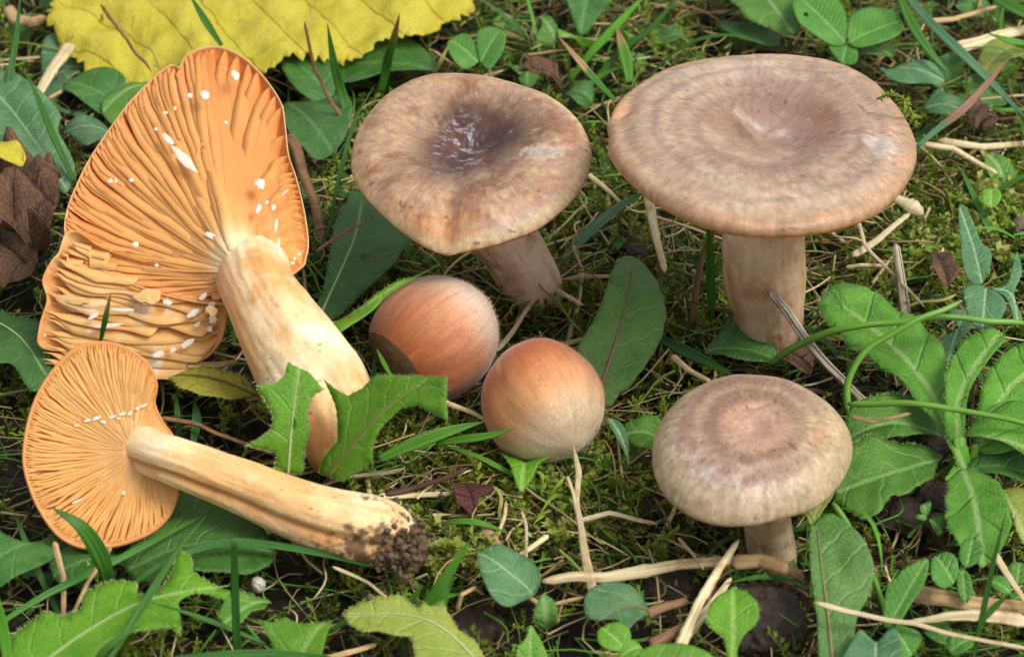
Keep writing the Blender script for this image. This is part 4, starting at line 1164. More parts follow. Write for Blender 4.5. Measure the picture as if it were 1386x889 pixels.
LEAVES = [
 # name, label, mat, outline, rib, zb, zt, options
 ('leaf', 'broad bluish grey green leaf at the left beside the dry brown leaf', 'blue', [(-30, 100), (0, 100), (21, 104), (52, 128), (80, 160), (85, 173), (82, 190), (97, 215), (102, 235), (88, 262), (70, 244), (35, 222), (-10, 190), (-35, 140)], [(90, 255), (20, 160), (-25, 105)], .5, .9, dict(roll=-8)),
 ('leaf', 'dark oval leaf between yellow leaf and large cut cap', 'dark', [(85, 121), (104, 106), (138, 102), (168, 114), (168, 135), (150, 162), (128, 158), (100, 139)], [(170, 150), (90, 112)], .3, .4, {}),
 ('leaf', 'brighter green leaf touching the upper edge of the large cut cap', 'mid', [(138, 152), (145, 135), (163, 128), (180, 116), (200, 108), (205, 125), (190, 150), (160, 172)], [(195, 115), (142, 150)], .45, .5, {}),
 ('leaf', 'small grey green oval leaf just left of the large cut cap', 'blue', [(85, 178), (104, 168), (135, 169), (148, 180), (121, 214), (103, 198)], [(145, 178), (88, 180)], .5, .5, {}),
 ('leaf', 'dark bluish leaf lowest under the yellow leaf at the upper left', 'blue', [(60, 70), (100, 66), (125, 92), (175, 98), (155, 112), (118, 106), (90, 121), (78, 140), (98, 156), (130, 160), (100, 166), (62, 135)], [(170, 100), (100, 100), (65, 110)], .1, .15, {}),
 ('leaf', 'small yellow leaf scrap at the left edge above the brown leaf', 'yellow', [(-6, 190), (21, 198), (36, 218), (18, 224), (-8, 218)], [(30, 218), (-5, 195)], .9, .9, {}),
 ('leaf', 'dark green round leaf under the yellow leaf right of the cut cap', 'dark', [(377, 74), (402, 64), (432, 76), (452, 104), (450, 136), (418, 141), (390, 118)], [(450, 135), (385, 78)], .25, .3, {}),
 ('leaf', 'dark green heart shaped leaf beside the gilled cap near the grass blades', 'dark', [(383, 140), (410, 140), (430, 150), (462, 142), (478, 163), (464, 196), (430, 219), (409, 209), (388, 190)], [(392, 142), (450, 205)], .35, .4, dict(fold=.2)),
 ('leaf', 'dim dark leaf under the yellow leaf edge above the brown capped mushroom', 'dark', [(440, 88), (470, 66), (505, 58), (561, 68), (592, 93), (530, 108), (475, 124), (440, 110)], [(590, 95), (445, 92)], .15, .2, {}),
 ('leaf', 'dark leaf tips at the very top above the grass between the two caps', 'dark', [(756, -16), (770, 18), (786, 47), (812, 28), (830, -8)], [(800, -20), (786, 44)], .5, .4, {}),
 ('leaf', 'small bright pointed leaf high between the two large caps', 'mid', [(727, 21), (742, 28), (756, 52), (741, 62), (724, 58), (733, 42)], [(752, 56), (728, 24)], .6, .7, {}),
 ('leaf', 'small round dark leaf touching the left rim of the widest cap', 'dark', [(764, 127), (786, 119), (802, 128), (800, 144), (779, 151)], [(802, 140), (768, 126)], .3, .4, {}),
 ('leaf', 'large mid green leaf at the top edge left of the clover', 'mid', [(960, -18), (996, 21), (1020, 38), (1076, 47), (1082, 30), (1078, -10), (1040, -40), (980, -40)], [(1000, -35), (1070, 42)], .7, .6, dict(fold=.08)),
 ('leaf', 'shaded leaf under the large leaf behind the widest cap', 'dark', [(970, 26), (1000, 40), (1051, 42), (1050, 62), (1012, 66), (980, 50)], [(1050, 50), (975, 30)], .2, .2, {}),
 ('leaf', 'pale green leaf under the clover at the rim of the widest cap', 'mid', [(1140, 62), (1190, 62), (1212, 74), (1172, 88), (1150, 80)], [(1145, 66), (1205, 76)], .5, .5, {}),
 ('leaf', 'bluish green leaf with bitten top edge right of the widest cap', 'blue', [(1249, 145), (1262, 133), (1274, 127), (1278, 136), (1290, 137), (1303, 138), (1306, 156), (1290, 165), (1273, 167), (1256, 160)], [(1250, 148), (1304, 152)], .5, .5, dict(smooth=False)),
 ('leaf', 'green leaf behind the bitten leaf by the right rim of the widest cap', 'teal', [(1190, 92), (1207, 98), (1252, 92), (1278, 104), (1270, 115), (1228, 127), (1204, 116)], [(1192, 95), (1275, 108)], .4, .4, {}),
 ('leaf', 'pale yellow green leaf near the upper right corner', 'yellowing', [(1322, 92), (1346, 60), (1374, 62), (1386, 84), (1355, 96), (1340, 108)], [(1330, 100), (1372, 64)], .4, .5, {}),
 ('leaf', 'dark toothed leaf at the left edge below the torn cap piece', 'dark', [(-20, 415), (0, 420), (17, 434), (52, 446), (74, 481), (70, 504), (45, 531), (17, 503), (-20, 498)], [(-15, 432), (30, 468), (62, 508)], .5, .6, dict(rt=('p', .02))),
 ('leaf', 'long green leaf between the large cut cap and the dark centred cap', 'dark', [(478, 258), (500, 268), (530, 295), (560, 327), (543, 350), (523, 378), (485, 410), (461, 430), (430, 442), (424, 425), (436, 398), (446, 345), (452, 310), (466, 282)], [(430, 436), (475, 340), (490, 275)], .35, .8, dict(fold=.12, roll=10, rt=('p', .02))),
 ('leaf', 'narrow bright curling leaf lying over the first hazelnut', 'bright', [(594, 357), (582, 374), (560, 388), (540, 402), (524, 414), (506, 436), (480, 454), (462, 461), (444, 452), (436, 440), (462, 436), (488, 424), (512, 408), (540, 390), (568, 376)], [(440, 444), (500, 420), (592, 359)], 1.5, 2.1, dict(fold=.3)),
 ('leaf', 'spoon shaped green leaf with purple midrib between hazelnut and tallest stem', 'spotted', [(838, 350), (852, 344), (870, 352), (885, 378), (893, 400), (897, 428), (892, 460), (880, 484), (868, 502), (852, 524), (838, 534), (824, 550), (812, 532), (800, 515), (786, 490), (780, 474), (797, 443), (811, 412), (824, 374)], [(812, 528), (832, 460), (850, 395), (856, 362)], .45, 1.35, dict(roll=22, fold=.08, teeth=(26, 2.0), rt=('u', .028))),
 ('leaf', 'small pale folded leaf under the front hazelnut', 'bright', [(675, 620), (690, 617), (702, 617), (716, 626), (735, 622), (757, 624), (745, 633), (729, 643), (720, 656), (706, 665), (697, 658), (692, 645)], [(712, 625), (706, 662)], .35, .45, dict(fold=.3, smooth=False)),
 ('leaf', 'dark glossy spoon leaf with pale patch right of the soil covered stem end', 'blue', [(645, 756), (656, 740), (677, 741), (699, 758), (729, 778), (727, 800), (706, 816), (681, 829), (662, 821), (650, 798)], [(718, 800), (685, 782), (652, 750)], .5, .9, dict(fold=.15)),
 ('leaf', 'small upright oval leaf below the dark spoon leaf', 'mid', [(721, 821), (736, 805), (751, 815), (749, 841), (736, 851), (723, 838)], [(738, 850), (735, 806)], .3, .8, {}),
 ('leaf', 'round dark leaf with reddish midrib at the bottom centre', 'blue', [(790, 819), (808, 804), (838, 800), (866, 808), (878, 830), (860, 852), (847, 862), (830, 848), (795, 840)], [(878, 826), (840, 832), (800, 850)], .45, .55, dict(rt=('r', .02))),
 ('leaf', 'green leaf half hidden behind the left rim of the smallest upright cap', 'mid', [(838, 582), (862, 577), (895, 573), (895, 618), (866, 618), (850, 606)], [(895, 596), (842, 592)], .35, .4, {}),
 ('leaf', 'narrow dark pointed leaf just right of the front hazelnut', 'teal', [(821, 566), (834, 570), (844, 590), (852, 628), (840, 612), (828, 592)], [(826, 568), (851, 627)], 1.0, .6, {}),
 ('leaf', 'crumpled dark red leaf on the moss below the hazelnuts', 'red', [(612, 670), (618, 654), (632, 650), (647, 660), (668, 668), (664, 680), (648, 680), (644, 706), (630, 698), (617, 690)], [(645, 700), (630, 655)], .35, .5, dict(smooth=False, wave=.25, fold=.4)),
 ('leaf', 'dark leaf low behind the smallest cap beside the thick stem foot', 'dark', [(954, 476), (972, 458), (1000, 445), (1012, 453), (1022, 470), (1048, 478), (1060, 495), (1010, 500), (968, 486)], [(1055, 490), (960, 474)], .3, .3, dict(teeth=(14, 1.5))),
 ('leaf', 'long green leaf with reddish midrib below the smallest cap', 'spotted', [(1095, 719), (1102, 706), (1118, 694), (1134, 698), (1158, 722), (1174, 752), (1181, 782), (1173, 815), (1158, 843), (1154, 873), (1146, 910), (1112, 910), (1104, 841), (1096, 782)], [(1128, 908), (1114, 800), (1106, 719)], .5, 1.3, dict(fold=.1, rt=('r', .028))),
 ('leaf', 'yellowish green leaf tip under the right rim of the smallest cap', 'yellowing', [(1086, 684), (1104, 668), (1128, 653), (1127, 680), (1112, 700), (1100, 712), (1089, 700)], [(1100, 710), (1126, 656)], .9, 1.1, {}),
 ('leaf', 'upright pale green spoon leaf before the dark soil lump', 'bright', [(956, 843), (962, 820), (976, 804), (992, 796), (1012, 803), (1026, 824), (1022, 848), (1008, 861), (998, 880), (996, 910), (986, 910), (980, 870), (964, 856)], [(991, 908), (992, 860), (992, 802)], .35, 1.0, dict(fold=.12)),
 ('leaf', 'jagged green leaf standing before the thick orange stem', 'bright', [(372, 640), (376, 612), (358, 606), (336, 601), (352, 592), (368, 580), (372, 560), (362, 542), (349, 521), (374, 518), (386, 508), (389, 490), (402, 497), (418, 504), (438, 526), (425, 533), (416, 555), (420, 580), (414, 600), (408, 640)], [(390, 642), (396, 570), (404, 500)], 1.3, 2.7, dict(roll=10, smooth=False, fold=.12, rt=('g', .022), teeth=(9, 1.3))),
 ('leaf', 'bright jagged leaf arching over the thick orange stem foot towards the hazelnut', 'bright', [(432, 640), (440, 622), (466, 600), (470, 575), (468, 555), (456, 521), (468, 532), (482, 541), (500, 530), (516, 512), (545, 510), (604, 509), (604, 540), (608, 570), (594, 562), (570, 550), (550, 556), (528, 580), (514, 605), (518, 634), (505, 628), (492, 640), (468, 652)], [(446, 645), (500, 590), (540, 545), (572, 516)], 1.2, 2.9, dict(roll=12, smooth=False, fold=.08, rt=('r', .024), teeth=(10, 1.2))),
 ('leaf', 'yellow leaf with black blotches behind the lying stems', 'yellowblack', [(226, 505), (240, 496), (256, 496), (277, 505), (305, 514), (332, 519), (348, 536), (312, 550), (270, 546), (242, 533), (235, 520)], [(346, 536), (232, 508)], .6, .7, dict(smooth=False, teeth=(8, 2))),
 ('leaf', 'large round dark leaf under the smaller lying mushroom', 'dark', [(168, 765), (185, 735), (205, 706), (237, 686), (296, 692), (344, 708), (370, 741), (363, 770), (333, 786), (296, 788), (240, 792), (200, 792)], [(175, 770), (270, 745), (365, 745)], .35, .5, {}),
 ('leaf', 'dark leaf at the left edge below the smaller gilled cap', 'dark', [(-20, 726), (0, 730), (30, 742), (55, 738), (76, 722), (74, 765), (40, 783), (-20, 790)], [(75, 730), (-15, 765)], .35, .4, {}),
 ('leaf', 'dark leaf under the rim of the smaller gilled cap by two straws', 'dark', [(68, 762), (104, 747), (145, 748), (170, 760), (122, 784), (85, 795)], [(160, 755), (72, 780)], .25, .25, {}),
 ('leaf', 'big lobed bright leaf in the lower left corner', 'bright', [(5, 910), (15, 870), (40, 850), (62, 835), (90, 842), (113, 832), (116, 812), (140, 800), (160, 795), (190, 801), (186, 816), (205, 814), (225, 800), (236, 780), (243, 750), (262, 762), (262, 780), (285, 793), (312, 800), (307, 816), (282, 808), (262, 810), (244, 822), (248, 872), (232, 858), (210, 864), (185, 868), (160, 876), (140, 892), (120, 912)], [(45, 908), (120, 862), (200, 822), (310, 793)], .55, .9, dict(smooth=False, teeth=(13, 2), rt=('g', .03), fold=.06)),
 ('leaf', 'small bristly leaf by the white crumb at the bottom', 'mid', [(294, 836), (305, 820), (320, 812), (345, 816), (367, 812), (358, 834), (340, 838), (326, 850), (305, 852)], [(366, 814), (300, 848)], .2, .3, dict(smooth=False, teeth=(6, 3))),
 ('leaf', 'jagged leaf tip at the bottom edge left of the yellowing leaf', 'bright', [(356, 850), (372, 852), (388, 840), (400, 848), (420, 850), (450, 836), (446, 860), (440, 892), (432, 912), (362, 912), (372, 880)], [(400, 910), (440, 842)], .5, .8, dict(smooth=False)),
 ('leaf', 'yellowing torn leaf with dark blotches at the bottom edge', 'yellowing', [(464, 828), (478, 824), (498, 813), (520, 818), (540, 815), (566, 834), (574, 820), (590, 811), (603, 834), (618, 858), (642, 872), (668, 912), (562, 912), (555, 872), (535, 872), (512, 864), (490, 862), (470, 845)], [(660, 910), (580, 850), (468, 832)], .45, .7, dict(smooth=False, teeth=(9, 2.2), rt=('g', .022))),
]
MHR = attr_mat('leaf_hair', rough=.5, trans=.3)
RT = {'p': MRG, 'u': MRP, 'g': MRG, 'r': MRR}
for i, (nm, lb, mt, out, rib, zb, zt, op) in enumerate(LEAVES):
    op = dict(op); rt = op.pop('rt', None)
    if mt in ('bright', 'yellowblack', 'mid', 'yellowing', 'dark'): op['hairs'] = 2.0 if mt in ('bright', 'yellowblack') else 1.0
    tag(leaf(nm, ML[mt], out, rib, zb, zt, seed=i * 1.7 + 1, ribtube=(RT[rt[0]], rt[1]) if rt else None, **op), lb, 'leaf')

# curled dry brown leaf at the left edge
t = leaf('dry_leaf', ML['brown'], [(-20, 222), (25, 223), (60, 228), (86, 250), (84, 280), (80, 300), (66, 312), (70, 330), (50, 342), (35, 318), (10, 322), (-20, 300)], [(-15, 240), (30, 262), (82, 290)], .5, .8, wave=.6, fold=.5, bend=.3, seed=5, smooth=False)
tag(t, 'curled dark brown dry leaf at the left edge beside the large cut cap', 'leaf')
t = leaf('dry_leaf', ML['brown'], [(-20, 300), (10, 318), (40, 330), (56, 350), (50, 390), (20, 400), (-20, 385)], [(-15, 330), (45, 370)], .2, .3, wave=.4, fold=.3, seed=6, smooth=False)
tag(t, 'shaded brown dry leaf under the curled one at the left edge', 'leaf')
for k, (lb, out, rib, z) in enumerate([
    ('triangular brown dry leaf scrap right of the dark upright twig', [(1258, 340), (1264, 338), (1290, 362), (1298, 382), (1275, 392), (1262, 378)], [(1262, 342), (1285, 388)], .3),
    ('reddish brown leaf scrap under the long grass near the bitten leaf', [(1306, 146), (1325, 140), (1340, 146), (1336, 158), (1322, 172), (1312, 168)], [(1335, 145), (1312, 168)], .3),
    ('dull brown leaf scrap beside the reddish one at the right', [(1322, 165), (1346, 156), (1354, 168), (1345, 178), (1330, 176)], [(1350, 165), (1325, 172)], .2),
    ('brown leaf scrap behind the dark centred cap', [(700, 96), (722, 90), (752, 100), (762, 114), (740, 122), (712, 112)], [(758, 112), (704, 98)], .3),
    ('brown folded leaf at the foot of the tallest stem', [(1055, 478), (1085, 470), (1105, 486), (1098, 505), (1070, 512), (1050, 498)], [(1055, 480), (1100, 500)], .35)]):
    tag(leaf('dry_leaf', ML['brown'], out, rib, z, z + .15, wave=.2, fold=.3, seed=20 + k, smooth=False), lb, 'leaf')

# clover plants: stalk and leaflets
def clover(label, leaflets, stalk, mat='clover', w=5, group=None, name='clover'):
    p = G(*stalk[0][:2], 0)
    t = thing(name, label, 'clover', p, group)
    for k, (out, rib, z0, z1) in enumerate(leaflets):
        leaf('leaflet', ML[mat], out, rib, z0, z1, parent=t, fold=.12, bend=.04, wave=.04, seed=k * 3 + out[0][0], thick=.018, holes=[(1090, 24, 4)] if out[0][0] == 1072 else None)
    straw('', stalk, w, MG['k'], parent=t, name='stalk', rough=.04, flat=1)
def disc(cx, cy, r, ry=None, ang=0, notch=.12, n=10):
    ry = ry or r; o = []
    for k in range(n):
        a = k / n * 2 * math.pi; rr = 1 - notch * math.exp(-((a - math.pi) / .4) ** 2)
        x, y = r * rr * math.cos(a), ry * rr * math.sin(a); A = math.radians(ang)
        o.append((cx + x * math.cos(A) - y * math.sin(A), cy + x * math.sin(A) + y * math.cos(A)))
    return o
clover('big three part clover at the top above the widest cap, one leaflet holed',
       [([(1072, 10), (1080, -6), (1108, -8), (1131, 5), (1145, 31), (1142, 60), (1114, 60), (1083, 40)], [(1142, 56), (1090, 5)], .9, 1.0),
        ([(1148, 34), (1160, 22), (1180, 16), (1211, 18), (1224, 38), (1212, 56), (1183, 66), (1157, 66), (1147, 54)], [(1149, 58), (1215, 30)], .9, 1.0),
        ([(1120, 62), (1146, 62), (1160, 72), (1158, 86), (1136, 84)], [(1146, 62), (1140, 84)], .85, .8)], [(1150, 110, 0), (1148, 85, .4), (1145, 60, .88)])
clover('two leaflet clover above the dark centred cap',
       [([(606, 57), (627, 46), (641, 60), (648, 82), (627, 94), (610, 80)], [(646, 84), (612, 56)], .6, .7),
        ([(646, 50), (665, 38), (684, 50), (681, 75), (662, 95), (648, 80)], [(650, 86), (674, 44)], .6, .7)], [(655, 118, 0), (650, 88, .58)])
clover('tiny round lime leaf on a thin stalk at the right', [(disc(1341, 268, 14, 13), [(1341, 280), (1341, 256)], .7, .75)], [(1333, 308, .1), (1336, 290, .4), (1341, 276, .7)], 'lime', 4)
clover('bluish lobed clover leaning over the rosette at the right',
       [([(1297, 284), (1304, 278), (1316, 300), (1327, 330), (1341, 346), (1336, 373), (1324, 386), (1308, 378), (1301, 350)], [(1330, 388), (1318, 340), (1300, 284)], 1.5, 2.1),
        ([(1303, 398), (1312, 389), (1328, 387), (1350, 400), (1361, 418), (1349, 440), (1328, 447), (1312, 434)], [(1334, 392), (1330, 442)], 1.55, 1.4),
        ([(1342, 391), (1360, 388), (1368, 370), (1374, 346), (1382, 372), (1372, 400), (1383, 432), (1374, 440), (1362, 408)], [(1344, 390), (1368, 400), (1378, 436)], 1.5, 1.3)],
       [(1390, 440, 1.0), (1350, 436, 1.2), (1334, 410, 1.45), (1334, 390, 1.5)], 'teal', 7)
clover('round leaflet clover at the lower right beside the glossy leaf',
       [(disc(1276, 773, 20, 24, 0), [(1290, 788), (1268, 755)], .9, 1.0), (disc(1313, 748, 16, 20, 20), [(1308, 768), (1316, 730)], .9, 1.0), (disc(1304, 792, 11, 24, -10), [(1302, 770), (1306, 814)], .85, .6)],
       [(1330, 850, .1), (1315, 800, .5), (1300, 768, .88)], 'clover', 5)
clover('pair of folded clover leaflets right of the long reddish ribbed leaf',
       [([(1196, 846), (1200, 800), (1212, 784), (1230, 767), (1256, 756), (1252, 789), (1234, 819), (1218, 842)], [(1204, 846), (1252, 760)], 1.0, 1.4),
        ([(1210, 848), (1225, 850), (1245, 862), (1240, 880), (1222, 895), (1208, 880)], [(1208, 848), (1232, 885)], .9, .7)], [(1200, 905, .1), (1206, 870, .6), (1204, 846, 1.0)], 'clover', 7)
clover('bluish lobed clover at the bottom edge near the long leaf', [([(1140, 912), (1148, 880), (1162, 856), (1176, 862), (1187, 868), (1200, 856), (1210, 850), (1220, 880), (1218, 912)], [(1185, 910), (1185, 868)], .8, .9)],
       [(1190, 935, .1), (1186, 905, .8)], 'teal', 6)
clover('tiny three part clover in the dark soil gap at the right',
       [([(1244, 688), (1250, 681), (1260, 680), (1256, 698), (1248, 698)], [(1254, 698), (1250, 682)], .5, .6), ([(1238, 696), (1254, 700), (1250, 706), (1240, 704)], [(1254, 702), (1240, 698)], .5, .5), ([(1257, 702), (1275, 696), (1277, 712), (1272, 724), (1262, 716)], [(1257, 702), (1274, 720)], .5, .5)],
       [(1228, 728, .1), (1242, 712, .3), (1254, 702, .5)], 'clover', 5)
clover('bright round clover at the bottom centre below the dark round leaf',
       [(disc(829, 864, 24, 20, 0), [(845, 878), (815, 850)], .9, 1.0), (disc(852, 880, 18, 12, 0), [(845, 884), (868, 876)], .9, .9), ([(862, 895), (880, 878), (920, 874), (960, 884), (968, 905), (900, 915)], [(862, 905), (960, 890)], .9, 1.0)],
       [(852, 940, .1), (848, 905, .6), (846, 884, .9)], 'lime', 6)
clover('folded bright leaflet at the bottom beside the small oval leaf', [([(699, 880), (712, 862), (718, 846), (732, 866), (742, 892), (736, 912), (704, 912)], [(718, 912), (718, 852)], .4, .9)], [(722, 940, .1), (719, 908, .42)], 'lime', 6)
clover('small clover leaflets at the bottom right between straws',
       [(disc(1262, 810, 14, 10), [(1250, 812), (1274, 808)], .3, .4), (disc(1290, 828, 16, 11), [(1280, 834), (1300, 824)], .3, .3), (disc(1270, 858, 22, 14, 20), [(1252, 850), (1286, 866)], .3, .4), (disc(1300, 872, 20, 14, -15), [(1290, 878), (1312, 866)], .4, .4)],
       [(1280, 910, 0), (1275, 860, .25), (1276, 826, .3)], 'clover', 5)
clover('small clover at the right edge below the glossy leaf', [(disc(1352, 792, 18, 10, 30), [(1340, 786), (1366, 800)], .5, .5), (disc(1378, 776, 14, 16, 0), [(1376, 792), (1380, 762)], .5, .6), (disc(1376, 812, 16, 9, -10), [(1366, 814), (1390, 808)], .4, .5)], [(1370, 850, .1), (1368, 800, .5)], 'clover', 5)

# the rosette at the right: leaves growing from one crown
ros = thing('rosette_plant', 'large rosette of glossy lobed green leaves at the right', 'plant', G(1300, 640, 0))
RL = [
 ('broad blunt leaf reaching up left to the tallest stem', [(1109, 410), (1118, 394), (1141, 388), (1169, 393), (1193, 405), (1211, 425), (1230, 437), (1248, 455), (1270, 480), (1280, 505), (1288, 535), (1300, 565), (1306, 600), (1308, 634), (1297, 634), (1285, 608), (1264, 578), (1238, 553), (1218, 529), (1183, 505), (1162, 484), (1148, 478), (1136, 458), (1120, 440), (1111, 426)], [(1303, 632), (1262, 545), (1210, 480), (1150, 420)], .7, .95, 'plantain', {}),
 ('wavy upright leaf behind the broad one', [(1280, 590), (1279, 545), (1282, 510), (1304, 466), (1335, 447), (1354, 449), (1360, 464), (1345, 484), (1326, 512), (1310, 545), (1302, 600)], [(1298, 600), (1300, 540), (1350, 455)], .8, 1.5, 'plantain', dict(wave=.12)),
 ('leaf cut by the right edge of the picture', [(1318, 600), (1322, 562), (1333, 520), (1352, 489), (1390, 463), (1440, 470), (1450, 560), (1400, 612), (1350, 618)], [(1325, 605), (1350, 555), (1410, 485)], .7, 1.0, 'plantain', dict(wave=.12)),
 ('pale bluish leaf between the broad leaf and the wavy one', [(1268, 510), (1272, 470), (1296, 453), (1284, 425), (1310, 416), (1328, 436), (1312, 456), (1292, 478), (1284, 510)], [(1278, 508), (1290, 470), (1305, 425)], .5, .7, 'teal', {}),
 ('low wide leaf with toothed edge pointing left', [(1128, 655), (1138, 636), (1150, 620), (1174, 605), (1202, 610), (1235, 609), (1276, 617), (1266, 636), (1262, 656), (1236, 674), (1226, 684), (1202, 684), (1188, 708), (1165, 709), (1143, 692), (1130, 676)], [(1276, 622), (1205, 650), (1132, 668)], .35, .5, 'mid', dict(teeth=(16, 2), smooth=False)),
 ('bristly leaf edge between the low leaf and the stalks', [(1150, 562), (1195, 552), (1240, 558), (1272, 588), (1240, 598), (1195, 605), (1160, 614), (1146, 600)], [(1268, 588), (1205, 582), (1150, 592)], .4, .5, 'mid', dict(teeth=(5, 1.5))),
 ('glossy leaf hanging down right with wavy toothed edge', [(1291, 630), (1278, 652), (1284, 668), (1276, 684), (1282, 700), (1276, 706), (1284, 726), (1300, 745), (1328, 768), (1352, 755), (1368, 720), (1360, 684), (1350, 660), (1320, 640)], [(1302, 632), (1318, 690), (1330, 765)], .8, .55, 'plantain', dict(smooth=False, wave=.1)),
 ('leaf reaching right along the stalk', [(1308, 588), (1320, 574), (1345, 564), (1392, 570), (1430, 600), (1420, 640), (1370, 616), (1326, 596)], [(1308, 592), (1410, 620)], .9, .9, 'plantain', dict(fold=.2)),
 ('shaded leaf under the right hand leaves', [(1306, 636), (1330, 612), (1360, 600), (1400, 626), (1400, 660), (1340, 652)], [(1308, 636), (1395, 645)], .5, .5, 'dark', {}),
 ('yellow withered leaf at the right edge', [(1352, 664), (1372, 664), (1394, 676), (1400, 745), (1376, 728), (1366, 700)], [(1350, 662), (1390, 735)], .6, .5, 'yellowing', dict(smooth=False)),
]
for i, (lb, out, rib, zb, zt, mt, op) in enumerate(RL):
    q = leaf('leaf', ML[mt], out, rib, zb, zt, parent=ros, seed=60 + i * 2.1, hairs=1.6, pucker=(.75, 1.0, .05) if mt == 'plantain' else (.6, .7, .03), **op)
    q['label'] = lb
straw('', [(1300, 650, .1), (1303, 620, .6), (1296, 590, .9)], 22, MG['k'], parent=ros, name='crown', rough=.1)
straw('', [(1312, 650, .1), (1316, 622, .5), (1322, 600, .8)], 16, MG['k'], parent=ros, name='leaf_stalk', rough=.1)

